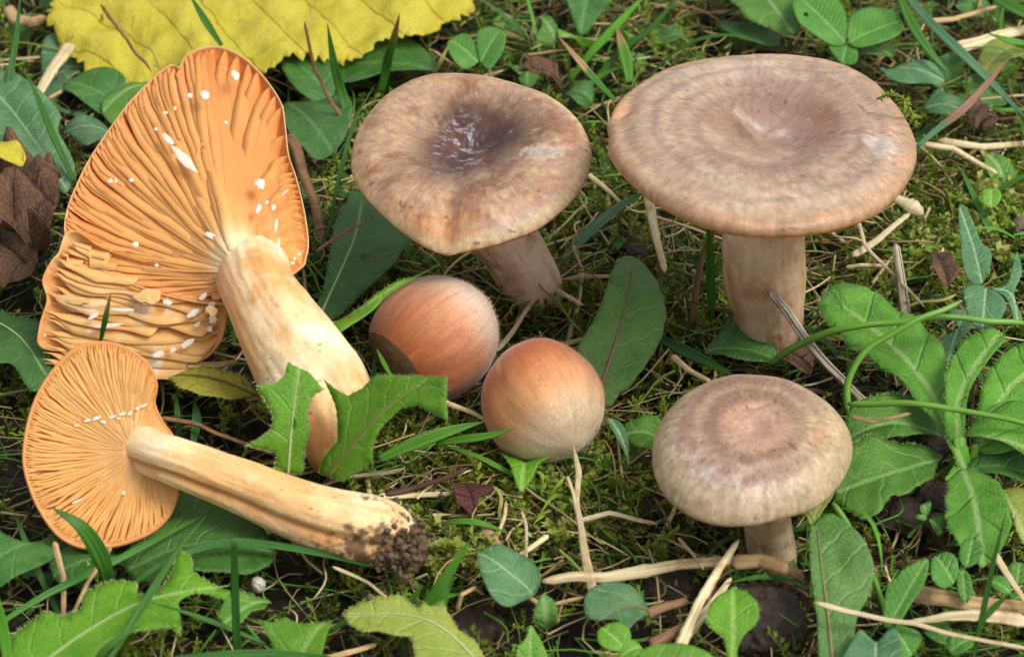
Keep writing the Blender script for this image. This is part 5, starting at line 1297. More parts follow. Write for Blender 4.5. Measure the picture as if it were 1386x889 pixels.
# grass blades that stand out
BL = [
 ('dark grass blade at the upper left corner', [(0, 175, .5), (12, 110, 1), (22, 50, 1.5), (28, -15, 2)], 9, 'd', None),
 ('thin green blade crossing the broad bluish leaf at the left', [(102, 246, .6), (75, 190, 1.1), (52, 135, 1.5), (32, 92, 1.8)], 10, 'g', None),
 ('green blade lying across the yellow leaf', [(300, 62, 1.6), (280, 32, 1.7), (256, -8, 1.8)], 10, 'g', None),
 ('grass blade with green tip above the brown stalk', [(478, 178, .3), (462, 125, .9), (452, 85, 1.6), (443, 32, 2.5)], 13, 'g', (.25, -.05)),
 ('grass blade with withered brown tip standing by the yellow leaf', [(516, 126, .3), (524, 88, .9), (533, 55, 1.6), (541, 18, 2.3)], 14, 'g', (.5, .85)),
 ('thin blade rising beside the left rim of the dark centred cap', [(446, 300, .5), (462, 230, 1.1), (480, 165, 1.7), (508, 114, 2.2)], 7, 'g', None),
 ('thin curved blade low beside the dark centred cap', [(430, 350, .3), (448, 300, .8), (466, 268, 1.1)], 6, 'g', None),
 ('short blade tip peeping over the dark centred cap', [(586, 104, .5), (596, 84, .9), (608, 60, 1.2)], 6, 'y', None),
 ('bent green blade between the two large caps', [(832, 136, .5), (800, 102, 1), (778, 76, 1.3), (754, 48, 1.5)], 10, 'g', (.45, .5)),
 ('short wide blade with dry tip beside the widest cap', [(852, 112, .4), (848, 86, .7), (842, 62, 1), (834, 36, 1.3)], 17, 'b', (.55, .8)),
 ('blade slanting to the top edge left of the widest cap', [(770, 110, .2), (800, 72, .8), (830, 40, 1.2), (880, -15, 1.8)], 12, 'b', None),
 ('second slanting blade close above the widest cap rim', [(795, 122, .2), (840, 70, .8), (880, 40, 1.2), (925, -12, 1.8)], 10, 'g', None),
 ('pale blade slanting low between the caps', [(780, 132, .2), (812, 104, .5), (846, 88, .8)], 8, 'b', None),
 ('long wide blade slanting down to the right edge', [(1216, -20, 1.6), (1260, 32, 1.5), (1330, 100, 1.2), (1400, 172, .8)], 14, 'u', None),
 ('shorter blade beside the long slanting one', [(1214, -15, 1.3), (1232, 30, 1.1), (1262, 75, .8), (1290, 104, .5)], 14, 'g', None),
 ('blade with brown upper half ending at the widest cap rim', [(1240, 200, 1.0), (1268, 176, 1.2), (1310, 142, 1.5), (1372, 72, 1.9)], 11, 'u', (.28, .36)),
 ('bright blade in the upper right corner', [(1400, 62, .8), (1365, 55, 1), (1336, 45, 1.1)], 9, 'b', None),
 ('wide blade cut by the upper right corner', [(1410, 32, 1), (1370, 10, 1), (1330, -12, 1)], 18, 'g', None),
 ('short thin blade right of the reddish leaf scrap', [(1392, 148, .5), (1360, 149, .6), (1334, 145, .6)], 6, 'b', None),
 ('upright green blade standing left of the tallest stem', [(964, 440, 0), (962, 390, .8), (960, 340, 1.6), (958, 285, 2.4)], 13, 'g', None),
 ('bluish blade lying on moss between the two large caps', [(752, 364, .2), (790, 322, .4), (835, 282, .6), (884, 254, .8)], 15, 'u', None),
 ('dark blade going under the smallest cap at its left', [(880, 452, .5), (920, 472, .6), (960, 492, .7), (1000, 512, .7)], 17, 'd', None),
 ('wide blade lying below the hazelnuts pointing right', [(512, 622, .6), (552, 604, .8), (600, 586, 1.0), (656, 570, 1.1)], 19, 'b', None),
 ('blade touching the front hazelnut from the left', [(590, 600, .8), (630, 594, 1.1), (665, 589, 1.3), (698, 579, 1.5)], 12, 'b', None),
 ('curved blade before the smaller gilled cap', [(150, 808, .3), (140, 762, 1.1), (112, 715, 1.9), (70, 686, 2.2)], 24, 'g', None),
 ('long pale blade running under the smaller gilled cap', [(-10, 850, .5), (60, 806, .6), (150, 762, .7), (290, 690, .8)], 11, 'g', None),
 ('straight blade crossing the round dark leaf', [(140, 905, 1.0), (190, 825, 1.2), (240, 745, 1.3), (280, 696, 1.4)], 11, 'g', None),
 ('long dark blade arching under the lying stem', [(150, 830, .5), (200, 775, .9), (300, 735, .9), (430, 748, .7), (580, 788, .4)], 11, 'd', None),
 ('thick dark upright blade at the bottom left', [(324, 915, .3), (320, 850, 1.1), (318, 790, 1.8), (317, 732, 2.5)], 11, 'd', None, dict(prof=[1, 1, 1, 1, .9, .75])),
 ('bright blade at the bottom left corner', [(12, 915, .5), (6, 860, 1.1), (-4, 800, 1.8)], 15, 'b', None),
 ('thin blade leaning over the big lobed leaf', [(362, 872, .6), (300, 846, 1), (250, 828, 1.2), (205, 815, 1.3)], 7, 'g', None),
 ('bent blade at the bottom lying over the lobed leaf', [(120, 905, .8), (150, 872, 1.2), (190, 845, 1.4)], 10, 'g', None),
 ('bright blade beside the soil covered stem end', [(560, 835, .4), (590, 800, 1), (612, 768, 1.4), (638, 728, 1.8)], 15, 'b', None),
 ('short bright blade at the foot of the one by the stem end', [(556, 842, .4), (576, 818, .7), (600, 808, .9), (624, 803, 1)], 11, 'b', None),
 ('small pointed blade left of the yellowing leaf', [(548, 838, .3), (556, 815, .6), (572, 792, .9)], 11, 'b', None),
 ('narrow bright blade in front of the jagged upright leaf', [(404, 645, .7), (403, 615, 1.3), (402, 590, 1.8), (398, 562, 2.3)], 11, 'b', None),
 ('tiny brownish tipped blade in front of the torn gills', [(136, 462, 2.0), (142, 435, 2.4), (150, 396, 2.9)], 8, 'g', (.4, .9)),
 ('small blade rising between the jagged leaves', [(530, 510, 1.6), (520, 492, 1.9), (510, 472, 2.2)], 6, 'b', None),
 ('arched bright blade on the moss right of the stem end', [(590, 715, .2), (612, 706, .5), (650, 708, .6), (690, 722, .4)], 9, 'b', (.3, 0)),
 ('long blade at the bottom edge', [(220, 893, .8), (300, 886, .9), (380, 884, .9), (460, 890, .8)], 12, 'g', None),
 ('thin upright blade at the lower right', [(1312, 915, .3), (1330, 830, 1.3), (1345, 760, 2.1), (1362, 690, 2.8)], 8, 'g', None),
 ('side blade branching from the thin upright one', [(1326, 845, 1.1), (1345, 822, 1.3), (1368, 802, 1.5)], 9, 'g', None),
 ('green blade behind the yellow blotched leaf', [(242, 590, .1), (240, 560, .4), (238, 528, .6)], 8, 'd', None),
 ('second green blade under the yellow blotched leaf', [(262, 600, .1), (266, 565, .3), (262, 540, .5)], 14, 'd', None),
]
for b in BL:
    lb, pts, w, m, dry = b[:5]; op = b[5] if len(b) > 5 else {}
    blade(lb, pts, w, MG[m], dry=dry, **op)

# stalks and straws that stand out
ST = [
 ('green_stalk', 'stalk', 'long green stalk curving from the smallest cap to the right edge', [(1040, 492, .4), (1080, 466, 1.0), (1140, 446, 1.5), (1250, 432, 1.7), (1330, 434, 1.6), (1400, 440, 1.4)], 10, 'k'),
 ('green_stalk', 'stalk', 'green stalk bending down beside the smallest cap', [(1146, 560, .8), (1150, 510, 1.3), (1180, 468, 1.7), (1240, 434, 2.0), (1302, 408, 2.1)], 10, 'k'),
 ('green_stalk', 'stalk', 'green stalk running right across the rosette leaves', [(1148, 545, 1.1), (1230, 545, 1.4), (1310, 557, 1.4), (1400, 577, 1.3)], 9, 'k'),
 ('green_stalk', 'stalk', 'green stalk beside the long reddish ribbed leaf', [(1126, 680, 1.2), (1152, 716, 1.0), (1176, 770, .8), (1202, 835, .5)], 9, 'k'),
 ('dry_straw', 'straw', 'thin brown stalk lying over the left of the yellow leaf', [(136, 8, 1.5), (160, 42, 1.6), (205, 98, 1.6)], 5, 'o'),
 ('dry_straw', 'straw', 'wide flat straw sloping under the yellow leaf at the left', [(96, 60, .7), (72, 92, .6), (50, 130, .4)], 19, 's'),
 ('dry_straw', 'straw', 'short straw between the two oval leaves at the left', [(84, 122, .5), (68, 132, .5), (60, 140, .4)], 6, 't'),
 ('dry_straw', 'straw', 'bent brown stalk standing beside the green tipped grass blade', [(476, 184, .2), (448, 138, .9), (424, 90, 1.7), (412, 30, 2.6)], 6, 'o'),
 ('dry_straw', 'straw', 'broad brown straw between the large cut cap and the leaf', [(392, 180, .9), (408, 225, .7), (424, 270, .5), (436, 330, .3)], 15, 'o'),
 ('dry_straw', 'straw', 'thin brown twig crossing the dark leaf below the tilted cap', [(428, 340, .9), (455, 322, 1.1), (498, 300, 1.2)], 5, 'o'),
 ('dry_straw', 'straw', 'thicker of two straws propping the smaller gilled cap', [(72, 735, .9), (86, 780, .6), (86, 843, .3)], 9, 't'),
 ('dry_straw', 'straw', 'thinner of two straws below the smaller gilled cap', [(150, 742, .9), (118, 790, .6), (94, 842, .3)], 7, 't'),
 ('dry_straw', 'straw', 'flat straw beside the yellow blotched leaf', [(252, 497, .8), (285, 493, .8), (322, 489, .8)], 12, 't'),
 ('dry_straw', 'straw', 'thin brown straw between the two lying stems', [(215, 565, .4), (270, 575, .4), (330, 600, .4), (372, 618, .4)], 7, 'o'),
 ('dry_straw', 'straw', 'split pale straw standing against the furry tip of the front hazelnut', [(775, 603, 1.3), (783, 640, 1.0), (780, 680, .8), (790, 740, .6), (804, 806, .4)], 11, 's', dict(taper=[.35, .8, .7, 1, 1.2, 1.3])),
 ('dry_straw', 'straw', 'short sliver beside the straw at the front hazelnut', [(768, 644, 1.0), (776, 668, .9), (780, 700, .7)], 5, 's'),
 ('dry_straw', 'straw', 'long pale culm lying across the bottom to the smallest stem', [(734, 784, .5), (800, 781, .5), (870, 772, .5), (940, 764, .55), (1005, 758, .6)], 15, 's', dict(taper=[.8, .9, 1, 1.2, .95, .9, .9])),
 ('dry_straw', 'straw', 'torn brown sheath curling round the foot of the smallest stem', [(990, 762, .6), (1030, 758, .7), (1062, 768, .8), (1088, 782, .5)], 22, 't'),
 ('dry_straw', 'straw', 'pale straw leaning down left from the smallest stem', [(1000, 730, .9), (975, 766, .8), (948, 812, .7), (918, 880, .5)], 14, 's', dict(taper=[.5, .8, 1, 1.1, 1.3])),
 ('dry_straw', 'straw', 'second pale straw forking beside the leaning one', [(990, 780, .7), (965, 815, .6), (935, 852, .5), (914, 886, .4)], 13, 's', dict(taper=[.6, 1, 1, 1])),
 ('dry_straw', 'straw', 'short thin straw crossing the leaning pale straw', [(918, 727, .7), (935, 748, .7), (952, 772, .7)], 5, 's'),
 ('dry_straw', 'straw', 'pale horizontal straw on the moss left of the smallest cap', [(786, 704, .5), (825, 695, .6), (890, 707, .5)], 8, 's'),
 ('dry_straw', 'straw', 'straw end poking out left of the dark red leaf', [(512, 672, .4), (560, 668, .4), (612, 666, .5)], 10, 's'),
 ('dry_twig', 'twig', 'dark red hairy stalk behind the dark red leaf', [(520, 672, .4), (560, 660, .5), (600, 648, .7), (632, 634, .9)], 9, 'r'),
 ('dry_twig', 'twig', 'weathered grey split twig leaning on the tallest stem', [(1042, 394, 1.9), (1070, 430, 1.4), (1110, 480, .9), (1150, 525, .6), (1186, 562, .4)], 17, 'w', dict(ends=(.8, .7))),
 ('dry_twig', 'twig', 'dark upright broken twig right of the tallest mushroom', [(1226, 430, .1), (1220, 380, .6), (1212, 328, 1.2)], 15, 'w'),
 ('dry_twig', 'twig', 'thin curved brown twig above the low wide rosette leaf', [(1150, 566, .9), (1180, 572, .9), (1232, 562, .9)], 7, 't'),
 ('dry_straw', 'straw', 'thin kinked straw hanging right of the tallest stem', [(1158, 288, .8), (1170, 330, .7), (1205, 370, .6), (1252, 416, .5)], 6, 's'),
 ('dry_straw', 'straw', 'pale straw sloping up under the right rim of the widest cap', [(1154, 347, .5), (1190, 322, .6), (1232, 288, .8)], 11, 's'),
 ('dry_straw', 'straw', 'thick straw joint under the right rim of the widest cap', [(1208, 262, .8), (1225, 275, .7), (1248, 292, .6)], 17, 's', dict(taper=[.7, .9, 1.5, .6])),
 ('dry_straw', 'straw', 'short straw below the sloping pale one', [(1145, 360, .4), (1165, 358, .5), (1200, 360, .5)], 6, 's'),
 ('dry_straw', 'straw', 'curved pale straw right of the widest cap', [(1250, 197, .7), (1290, 200, .7), (1320, 218, .6), (1350, 235, .5)], 9, 's'),
 ('dry_straw', 'straw', 'thick whitish straw behind the curved one at the right', [(1270, 192, .4), (1330, 200, .4), (1395, 196, .4)], 12, 's'),
 ('dry_straw', 'straw', 'broad pale straw in the upper right corner', [(1294, 66, .5), (1340, 52, .6), (1400, 36, .7)], 19, 's'),
 ('dry_straw', 'straw', 'thin tan straw left of the broad one in the upper right corner', [(1258, 30, .6), (1290, 27, .6), (1350, 8, .7)], 8, 't'),
 ('dry_straw', 'straw', 'tan straw standing upright between the tilted cap and the tall stem', [(876, 262, .8), (884, 300, .6), (900, 368, .3)], 14, 's'),
 ('dry_straw', 'straw', 'short straw poking out right of the dark centred cap', [(796, 236, .9), (815, 252, .8), (840, 275, .6)], 8, 's'),
 ('dry_straw', 'straw', 'jointed straw lying before the foot of the tilted mushroom', [(655, 362, .5), (700, 372, .6), (745, 392, .6), (790, 412, .5)], 9, 's'),
 ('dry_straw', 'straw', 'pale straw rising from between the hazelnuts', [(672, 478, .4), (695, 448, .5), (722, 405, .6), (750, 385, .6)], 8, 's'),
 ('dry_straw', 'straw', 'curved tan straw above the purple ribbed leaf', [(745, 385, .5), (790, 374, .5), (828, 372, .4)], 8, 't'),
 ('dry_straw', 'straw', 'short yellow straw touching the purple ribbed leaf', [(756, 470, .4), (775, 464, .5), (798, 458, .5)], 9, 'y'),
 ('dry_straw', 'straw', 'short straw with ragged end at the smallest cap upper left', [(908, 484, .8), (930, 500, .8), (962, 518, .8)], 9, 's'),
 ('dry_straw', 'straw', 'straw sloping between the two hazelnuts and the jagged leaf', [(600, 543, .6), (630, 556, .6), (660, 568, .6)], 8, 's'),
 ('dry_straw', 'straw', 'bent straw fibres at the foot of the tallest stem', [(1002, 432, .8), (1010, 400, 1), (1022, 430, .9), (1044, 452, .7)], 8, 's'),
 ('dry_straw', 'straw', 'tan stalk left of the upright blade near the tallest stem', [(938, 440, .1), (942, 390, .6), (952, 340, 1.1), (972, 305, 1.5)], 9, 'o'),
 ('dry_straw', 'straw', 'thin pale straw crossing the long reddish ribbed leaf', [(1102, 815, 1.4), (1180, 832, 1.2), (1280, 855, 1), (1400, 880, .8)], 8, 's'),
 ('dry_straw', 'straw', 'broad flat orange tinged straw at the lower right', [(1228, 804, .4), (1300, 812, .5), (1400, 824, .5)], 27, 't', dict(flat=.3)),
 ('dry_straw', 'straw', 'pale flat straw under the orange tinged one', [(1220, 842, .6), (1280, 832, .7), (1330, 832, .7), (1400, 842, .6)], 17, 's', dict(flat=.35, taper=[.3, .7, 1.1, 1])),
 ('dry_straw', 'straw', 'pale straw at the right edge near the thin upright blade', [(1345, 748, 1.0), (1365, 778, .9), (1396, 822, .7)], 10, 's'),
 ('dry_straw', 'straw', 'brown straw lying right of the dark round leaf', [(875, 828, .4), (900, 820, .4), (932, 812, .4)], 16, 'o'),
 ('dry_straw', 'straw', 'brown stick at the bottom below the brown straw', [(880, 872, .3), (910, 856, .4), (934, 842, .4)], 18, 'o'),
 ('dry_straw', 'straw', 'small straw tip left of the long culm end', [(700, 800, .3), (735, 822, .3), (790, 810, .3)], 7, 't'),
 ('dry_straw', 'straw', 'papery tan husk on a thin straw below the red leaf', [(706, 690, .7), (712, 712, .6), (712, 758, .4)], 5, 's'),
 ('dry_straw', 'straw', 'flat tan straw behind the arched bright blade', [(655, 712, .5), (668, 728, .4), (682, 746, .3)], 15, 't', dict(flat=.4)),
 ('dry_straw', 'straw', 'sloping tan straw behind the dark spoon leaf', [(742, 724, .5), (718, 742, .4), (690, 762, .3)], 8, 's'),
 ('dry_straw', 'straw', 'thin whitish stem under the lying stem end', [(450, 765, .6), (500, 790, .5), (545, 828, .4)], 5, 's'),
 ('dry_straw', 'straw', 'curled tan tendril left of the dark spoon leaf', [(618, 828, .4), (624, 806, .7), (642, 796, .7), (655, 806, .5)], 7, 't'),
 ('dry_straw', 'straw', 'straw lying in the dark under the big lobed leaf corner', [(440, 895, .3), (470, 884, .4), (510, 872, .4)], 9, 't'),
 ('dry_straw', 'straw', 'straw stalk by the leaf at the upper left edge', [(10, 10, .4), (20, 25, .4), (44, 30, .4), (64, 24, .4)], 18, 't'),
]
for s in ST:
    nm, ct, lb, pts, w, m = s[:6]; op = s[6] if len(s) > 6 else {}
    if nm == 'green_stalk': op = dict(flat=1, rough=.05, ends=(1, .8), **op)
    straw(lb, pts, w, MG[m], name=nm, cat=ct, **op)

# ------------------------------------------------------------------ soil lumps
MCL = rough_mat('wet_soil', lin(88, 68, 50) * .8, lin(38, 29, 22) * .8, scale=4.5, rough=.42, bump=1.0, bdist=.12, spec=.6)
def clod(label, px_, py_, z, rx, ry, rz, seed, mat=MCL, name='soil_clod', cat='soil lump'):
    V0, F0 = icosphere(5)
    d = 1 + .25 * fbm(V0 * 1.5 + seed, 161, 3) + .10 * fbm(V0 * 5 + seed, 162, 3) + .09 * fbm(V0 * 12 + seed, 163, 3)
    V = V0 * d[:, None] * np.array([rx, ry, rz]) + G(px_, py_, z)
    tag(obj(name, V, F0, mat), label, cat)
clod('large wet dark soil lump below the smallest mushroom', 1032, 838, -.05, .62, .7, .55, 1)
clod('dark soil lump behind the low wide rosette leaf', 1256, 598, .0, .4, .35, .35, 2)
clod('rounded worm cast soil lump left of the glossy hanging leaf', 1262, 676, .0, .3, .36, .3, 3)
clod('dark soil lump under the thin stalks at the lower right', 1225, 700, -.1, .5, .4, .3, 4)
clod('soil lump beside the leaning pale straws', 900, 790, -.2, .5, .4, .3, 5)
clod('dark soil lump in the gap right of the yellowing leaf', 640, 850, -.2, .45, .4, .3, 6)
clod('small black soil crumb behind the purple ribbed leaf', 862, 340, .35, .2, .17, .15, 7)
clod('grey stone at the far right edge above the bluish clover', 1384, 308, .1, .25, .25, .2, 8, rough_mat('stone', lin(120, 112, 104), lin(80, 76, 72), scale=4), 'stone', 'stone')
clod('small white crumb beside the round dark leaf at the bottom', 349, 791, .2, .11, .1, .14, 9.7, rough_mat('white_crumb', lin(220, 214, 200), lin(180, 170, 150), scale=6), 'white_crumb', 'pebble')
# ------------------------------------------------------------------ moss, litter and small things on the ground
rs = np.random.RandomState(77)
def merge(parts):
    """parts: list of (V, F, C) with equal face size"""
    VV, FF, CC, k = [], [], [], 0
    for V, F, C in parts:
        VV.append(V); FF.append(F + k); CC.append(C); k += len(V)
    return np.vstack(VV), np.vstack(FF), np.vstack(CC)

def shoot(seed, h, leaves, ll, lw, spread, droop=0.3):
    """one moss shoot: pointed leaflets in a spiral about a short stem (triangle soup, z up)"""
    r = np.random.RandomState(seed)
    bendx, bendy = r.normal(0, .35, 2)
    V, F = [], []
    for i in range(leaves):
        t = (i + .5) / leaves
        z = h * t
        c = np.array([bendx * z * t, bendy * z * t, z])
        a = i * 2.4 + r.uniform(-.3, .3)
        el = (1 - t) * -.1 + t * 1.0 + r.uniform(-.25, .25)
        d = np.array([math.cos(a) * math.cos(el) * spread, math.sin(a) * math.cos(el) * spread, math.sin(el)]); d /= np.linalg.norm(d)
        s = np.cross(d, [0, 0, 1.0]); s /= np.linalg.norm(s) + 1e-9
        L = ll * (1 - .45 * t) * r.uniform(.75, 1.2)
        k = len(V)
        mid = c + d * L * .45
        V += [c, mid + s * lw * .5, c + d * L - np.array([0, 0, droop * L * .3]), mid - s * lw * .5 + np.cross(s, d) * lw * .3]
        F += [(k, k + 1, k + 2), (k, k + 2, k + 3)]
    k = len(V); w = .012
    for j in range(3):
        t = j / 2
        V += [np.array([bendx * h * t * t - w, bendy * h * t * t, h * t]), np.array([bendx * h * t * t + w, bendy * h * t * t, h * t])]
    for j in range(2):
        F += [(k + 2 * j, k + 2 * j + 1, k + 2 * j + 3), (k + 2 * j, k + 2 * j + 3, k + 2 * j + 2)]
    return np.array(V), np.array(F)

def scatter(name, protos, pts, zoff, scale, tilt, colf, mat, label, kind='stuff', seed=1):
    r = np.random.RandomState(seed)
    parts = []
    which = r.randint(0, len(protos), len(pts))
    zz = ground_h(pts[:, 0], pts[:, 1])
    for i, (x, y) in enumerate(pts):
        V, F = protos[which[i]]
        a = r.uniform(0, 2 * math.pi); s = scale * r.uniform(.65, 1.35)
        tx, ty = r.normal(0, tilt, 2)
        ca, sa = math.cos(a), math.sin(a)
        W = V * s
        W = np.stack([W[:, 0] * ca - W[:, 1] * sa + W[:, 2] * tx, W[:, 0] * sa + W[:, 1] * ca + W[:, 2] * ty, W[:, 2]], 1)
        W += (x, y, zz[i] + zoff[i])
        parts.append((W, F, np.broadcast_to(colf(i, x, y, r), W.shape) * (0.55 + .6 * (V[:, 2:3] / (V[:, 2].max() + 1e-6))) if False else np.broadcast_to(colf(i, x, y, r), W.shape)))
    V, F, C = merge(parts)
    m = make_mesh(name, V, F, col=C, smooth=False)
    return tag(link(name, m, mat), label, None, kind=kind)

def area_pts(n, seed, dens=None, margin=(-14.5, 14.5, -10.5, 17.0)):
    r = np.random.RandomState(seed)
    x = r.uniform(margin[0], margin[1], n); y = r.uniform(margin[2], margin[3], n)
    p = np.stack([x, y], 1)
    if dens is not None:
        k = r.rand(n) < dens(p)
        p = p[k]
    return p

PATCH = [  # where moss grows, in places of the photograph: x, y, rx, ry, weight
 (850, 420, 120, 90, 1.0), (780, 640, 150, 90, 1.1), (620, 740, 70, 60, 1.2), (900, 640, 80, 90, .9), (1240, 330, 150, 110, 1.3), (1340, 240, 80, 60, 1.4), (830, 280, 80, 70, .9), (600, 590, 90, 60, .9),
 (520, 370, 80, 50, .7), (1180, 400, 60, 80, .9), (740, 700, 120, 80, .9), (1260, 180, 90, 50, .7), (560, 470, 60, 60, .5), (960, 380, 60, 90, .9), (720, 440, 80, 60, .9), (930, 560, 50, 70, .8), (860, 40, 100, 40, .6)]
def moss_density(p):
    X, Y = proj(n3(p[:, 0], p[:, 1], -.2))
    d = 0 * X + .22
    for (x, y, rx, ry, w) in PATCH: d = d + .9 * w * np.exp(-((X - x) / rx) ** 2 - ((Y - y) / ry) ** 2)
    d = d * (.55 + .9 * sst(-.3, .3, fbm(n3(p[:, 0] * .9, p[:, 1] * .9), 171, 3)))
    # bare dark soil in the gaps along the bottom and the left
    for (x, y, rx, ry) in [(30, 400, 60, 60), (20, 660, 60, 80), (1000, 830, 90, 60), (1230, 700, 70, 60), (300, 850, 120, 50), (640, 850, 60, 40)]:
        d = d * (1 - .8 * np.exp(-((X - x) / rx) ** 2 - ((Y - y) / ry) ** 2))
    return np.clip(d, 0, 1)
MM = attr_mat('moss_leaf', rough=.5, trans=.3)
greens = [lin(112, 124, 36), lin(136, 156, 46), lin(148, 170, 54), lin(70, 84, 30), lin(104, 86, 42), lin(168, 188, 70)]
def mosscol(i, x, y, r):
    f = fbm(np.array([[x * .5, y * .5, 3.0]]), 181, 2)[0]
    k = int(np.clip(2 + f * 5 + r.normal(0, 1.1), 0, 5))
    if k == 5 and f < .0: k = 1
    return greens[k] * r.uniform(.6, 1.1)
protos = [shoot(i, .42, 20, .15, .055, 1.0) for i in range(8)]
pp = area_pts(33000, 3, moss_density)
r_ = np.random.RandomState(8)
scatter('moss', protos, pp, r_.uniform(-.06, .22, len(pp)), 1.0, .45, mosscol, MM, 'olive green moss shoots covering the soil between the mushrooms', seed=4)
# broader leaved bright moss clumps
BRP = [(600, 740, 45, 34), (585, 770, 30, 20), (795, 610, 34, 30), (760, 665, 34, 24), (1340, 300, 46, 60), (1370, 250, 40, 40), (1255, 320, 30, 30), (1230, 350, 40, 24), (700, 690, 20, 18), (1275, 350, 24, 20), (745, 735, 30, 20), (830, 640, 30, 26)]
protos2 = [shoot(100 + i, .40, 16, .24, .11, 1.3) for i in range(6)]
pp2, r2 = [], np.random.RandomState(12)
for (x, y, rx, ry) in BRP:
    for k in range(int(rx * ry / 34)):
        pp2.append(G(x + r2.normal(0, rx * .5), y + r2.normal(0, ry * .5), 0)[:2])
pp2 = np.array(pp2)
lime = [lin(150, 168, 60), lin(170, 182, 84), lin(128, 158, 52), lin(184, 186, 104)]
scatter('bright_moss', protos2, pp2, r2.uniform(.05, .35, len(pp2)), .9, .4, lambda i, x, y, r: lime[r.randint(4)] * r.uniform(.7, 1.05), MM, 'bright yellow green feathery moss in small clumps', seed=5)

def strawdens(p):
    X, Y = proj(n3(p[:, 0], p[:, 1], .1)); d = .14 + .2 * moss_density(p)
    for (x, y, rx, ry) in [(935, 400, 60, 90), (700, 390, 110, 40), (560, 350, 60, 30), (650, 690, 120, 60), (860, 690, 90, 70), (620, 590, 60, 40), (1200, 300, 60, 60), (850, 320, 70, 50), (940, 770, 70, 60), (1320, 170, 80, 50), (660, 20, 60, 40), (1000, 450, 40, 40)]:
        d = d + .9 * np.exp(-((X - x) / rx) ** 2 - ((Y - y) / ry) ** 2)
    return np.clip(d, 0, 1)

# fine litter of dry fibres
def fibre(r, L, w, curl, nseg=7):
    t = np.linspace(0, 1, nseg)
    a0 = r.uniform(0, 2 * math.pi); a = a0 + curl * r.normal() * t + .6 * curl * np.sin(t * 5 + r.uniform(0, 6)) * r.normal()
    dx, dy = np.cos(a) * L / nseg, np.sin(a) * L / nseg
    z = r.uniform(-.05, .3) + r.normal(0, .16) * (t - .5) + .07 * np.sin(t * 4 + r.uniform(0, 6))
    P = n3(np.cumsum(dx), np.cumsum(dy), z)
    V, F, U, PH = tube_vf(P, w * (1 - .5 * t), 4, cap=False)
    return V, np.array(F)
MF = attr_mat('litter_fibre', rough=.55)
def litter(name, n, Lr, wr, curl, cols, seed, label, dens=None, zadd=0.1):
    r = np.random.RandomState(seed); p = area_pts(n, seed + 1, dens); parts = []
    zz = ground_h(p[:, 0], p[:, 1])
    for i, (x, y) in enumerate(p):
        V, F = fibre(r, r.uniform(*Lr), r.uniform(*wr), curl)
        V = V + np.array([x, y, zz[i] + zadd + r.uniform(0, .3)])
        parts.append((V, F, np.broadcast_to(cols[r.randint(len(cols))] * r.uniform(.55, 1.05), V.shape)))
    V, F, C = merge(parts)
    return tag(link(name, make_mesh(name, V, F, col=C), MF), label, None, kind='stuff')
tan = [lin(216, 192, 144), lin(180, 148, 100), lin(140, 108, 70), lin(112, 86, 58), lin(196, 178, 124), lin(156, 144, 80)]
litter('litter', 7500, (.5, 2.4), (.010, .026), .9, tan, 31, 'fine dry grass fibres and rootlets tangled over the moss', lambda p: .25 + .75 * moss_density(p))
litter('dry_grass', 2200, (.8, 2.6), (.018, .034), .45, tan[:3] + tan[4:5], 37, 'thin pale dry grass stems lying criss cross on the moss', lambda p: strawdens(p), zadd=.2)
litter('rootlets', 1200, (.3, 1.3), (.006, .012), 2.0, [lin(110, 84, 56), lin(70, 54, 38), lin(150, 130, 90)], 33, 'thin curly brown rootlets over the soil', zadd=.15)
litter('grass', 2600, (.6, 2.4), (.016, .034), .5, [lin(70, 116, 40), lin(96, 146, 52), lin(54, 92, 36), lin(120, 140, 60)], 35, 'fine young grass threads among the moss', zadd=.15)
# soil crumbs
V0, F0 = icosphere(1)
cr = [(V0 * (1 + .35 * vnoise(V0 * 2 + k * 9, 3))[:, None], F0) for k in range(8)]
p = area_pts(5200, 41)
soilc = [lin(62, 48, 36), lin(44, 35, 28), lin(84, 66, 50), lin(36, 30, 24)]
o = scatter('soil_crumbs', cr, p, np.random.RandomState(1).uniform(.0, .06, len(p)), .075, .1, lambda i, x, y, r: soilc[r.randint(4)] * r.uniform(.6, 1.1), attr_mat('crumb', rough=.8, spec=.25), 'loose dark soil crumbs lying on the ground', seed=6)

# scattered single straws, grass blades and small leaves, each a thing of its own
def keep_out(x, y):
    X, Y = proj(np.array([[x, y, .2]])); X, Y = X[0], Y[0]
    return (430 < X < 700 and 60 < Y < 330 and False)
def proto_mesh_straw(seed):
    r = np.random.RandomState(seed); L = r.uniform(1.0, 2.6); n = 12; t = np.linspace(0, 1, n)
    P = n3((t - .5) * L, .12 * r.normal() * np.sin(t * 3) + .05 * r.normal() * np.sin(t * 8), .12 * r.normal() * (t - .5) * 2 + .05 * np.sin(t * 5))
    V, F, U, PH = tube_vf(P, r.uniform(.022, .05) * (1 - .4 * t) * (.3 + .7 * sst(0, .08, t)), 8, disp=lambda U, PH, RR: RR * .15 * vnoise(n3(U * 5, np.cos(PH) * 2, np.sin(PH) * 2), seed), squash=.6)
    return make_mesh('straw_shape', V, F, uv=np.stack([PH / 6.283, U], 1))
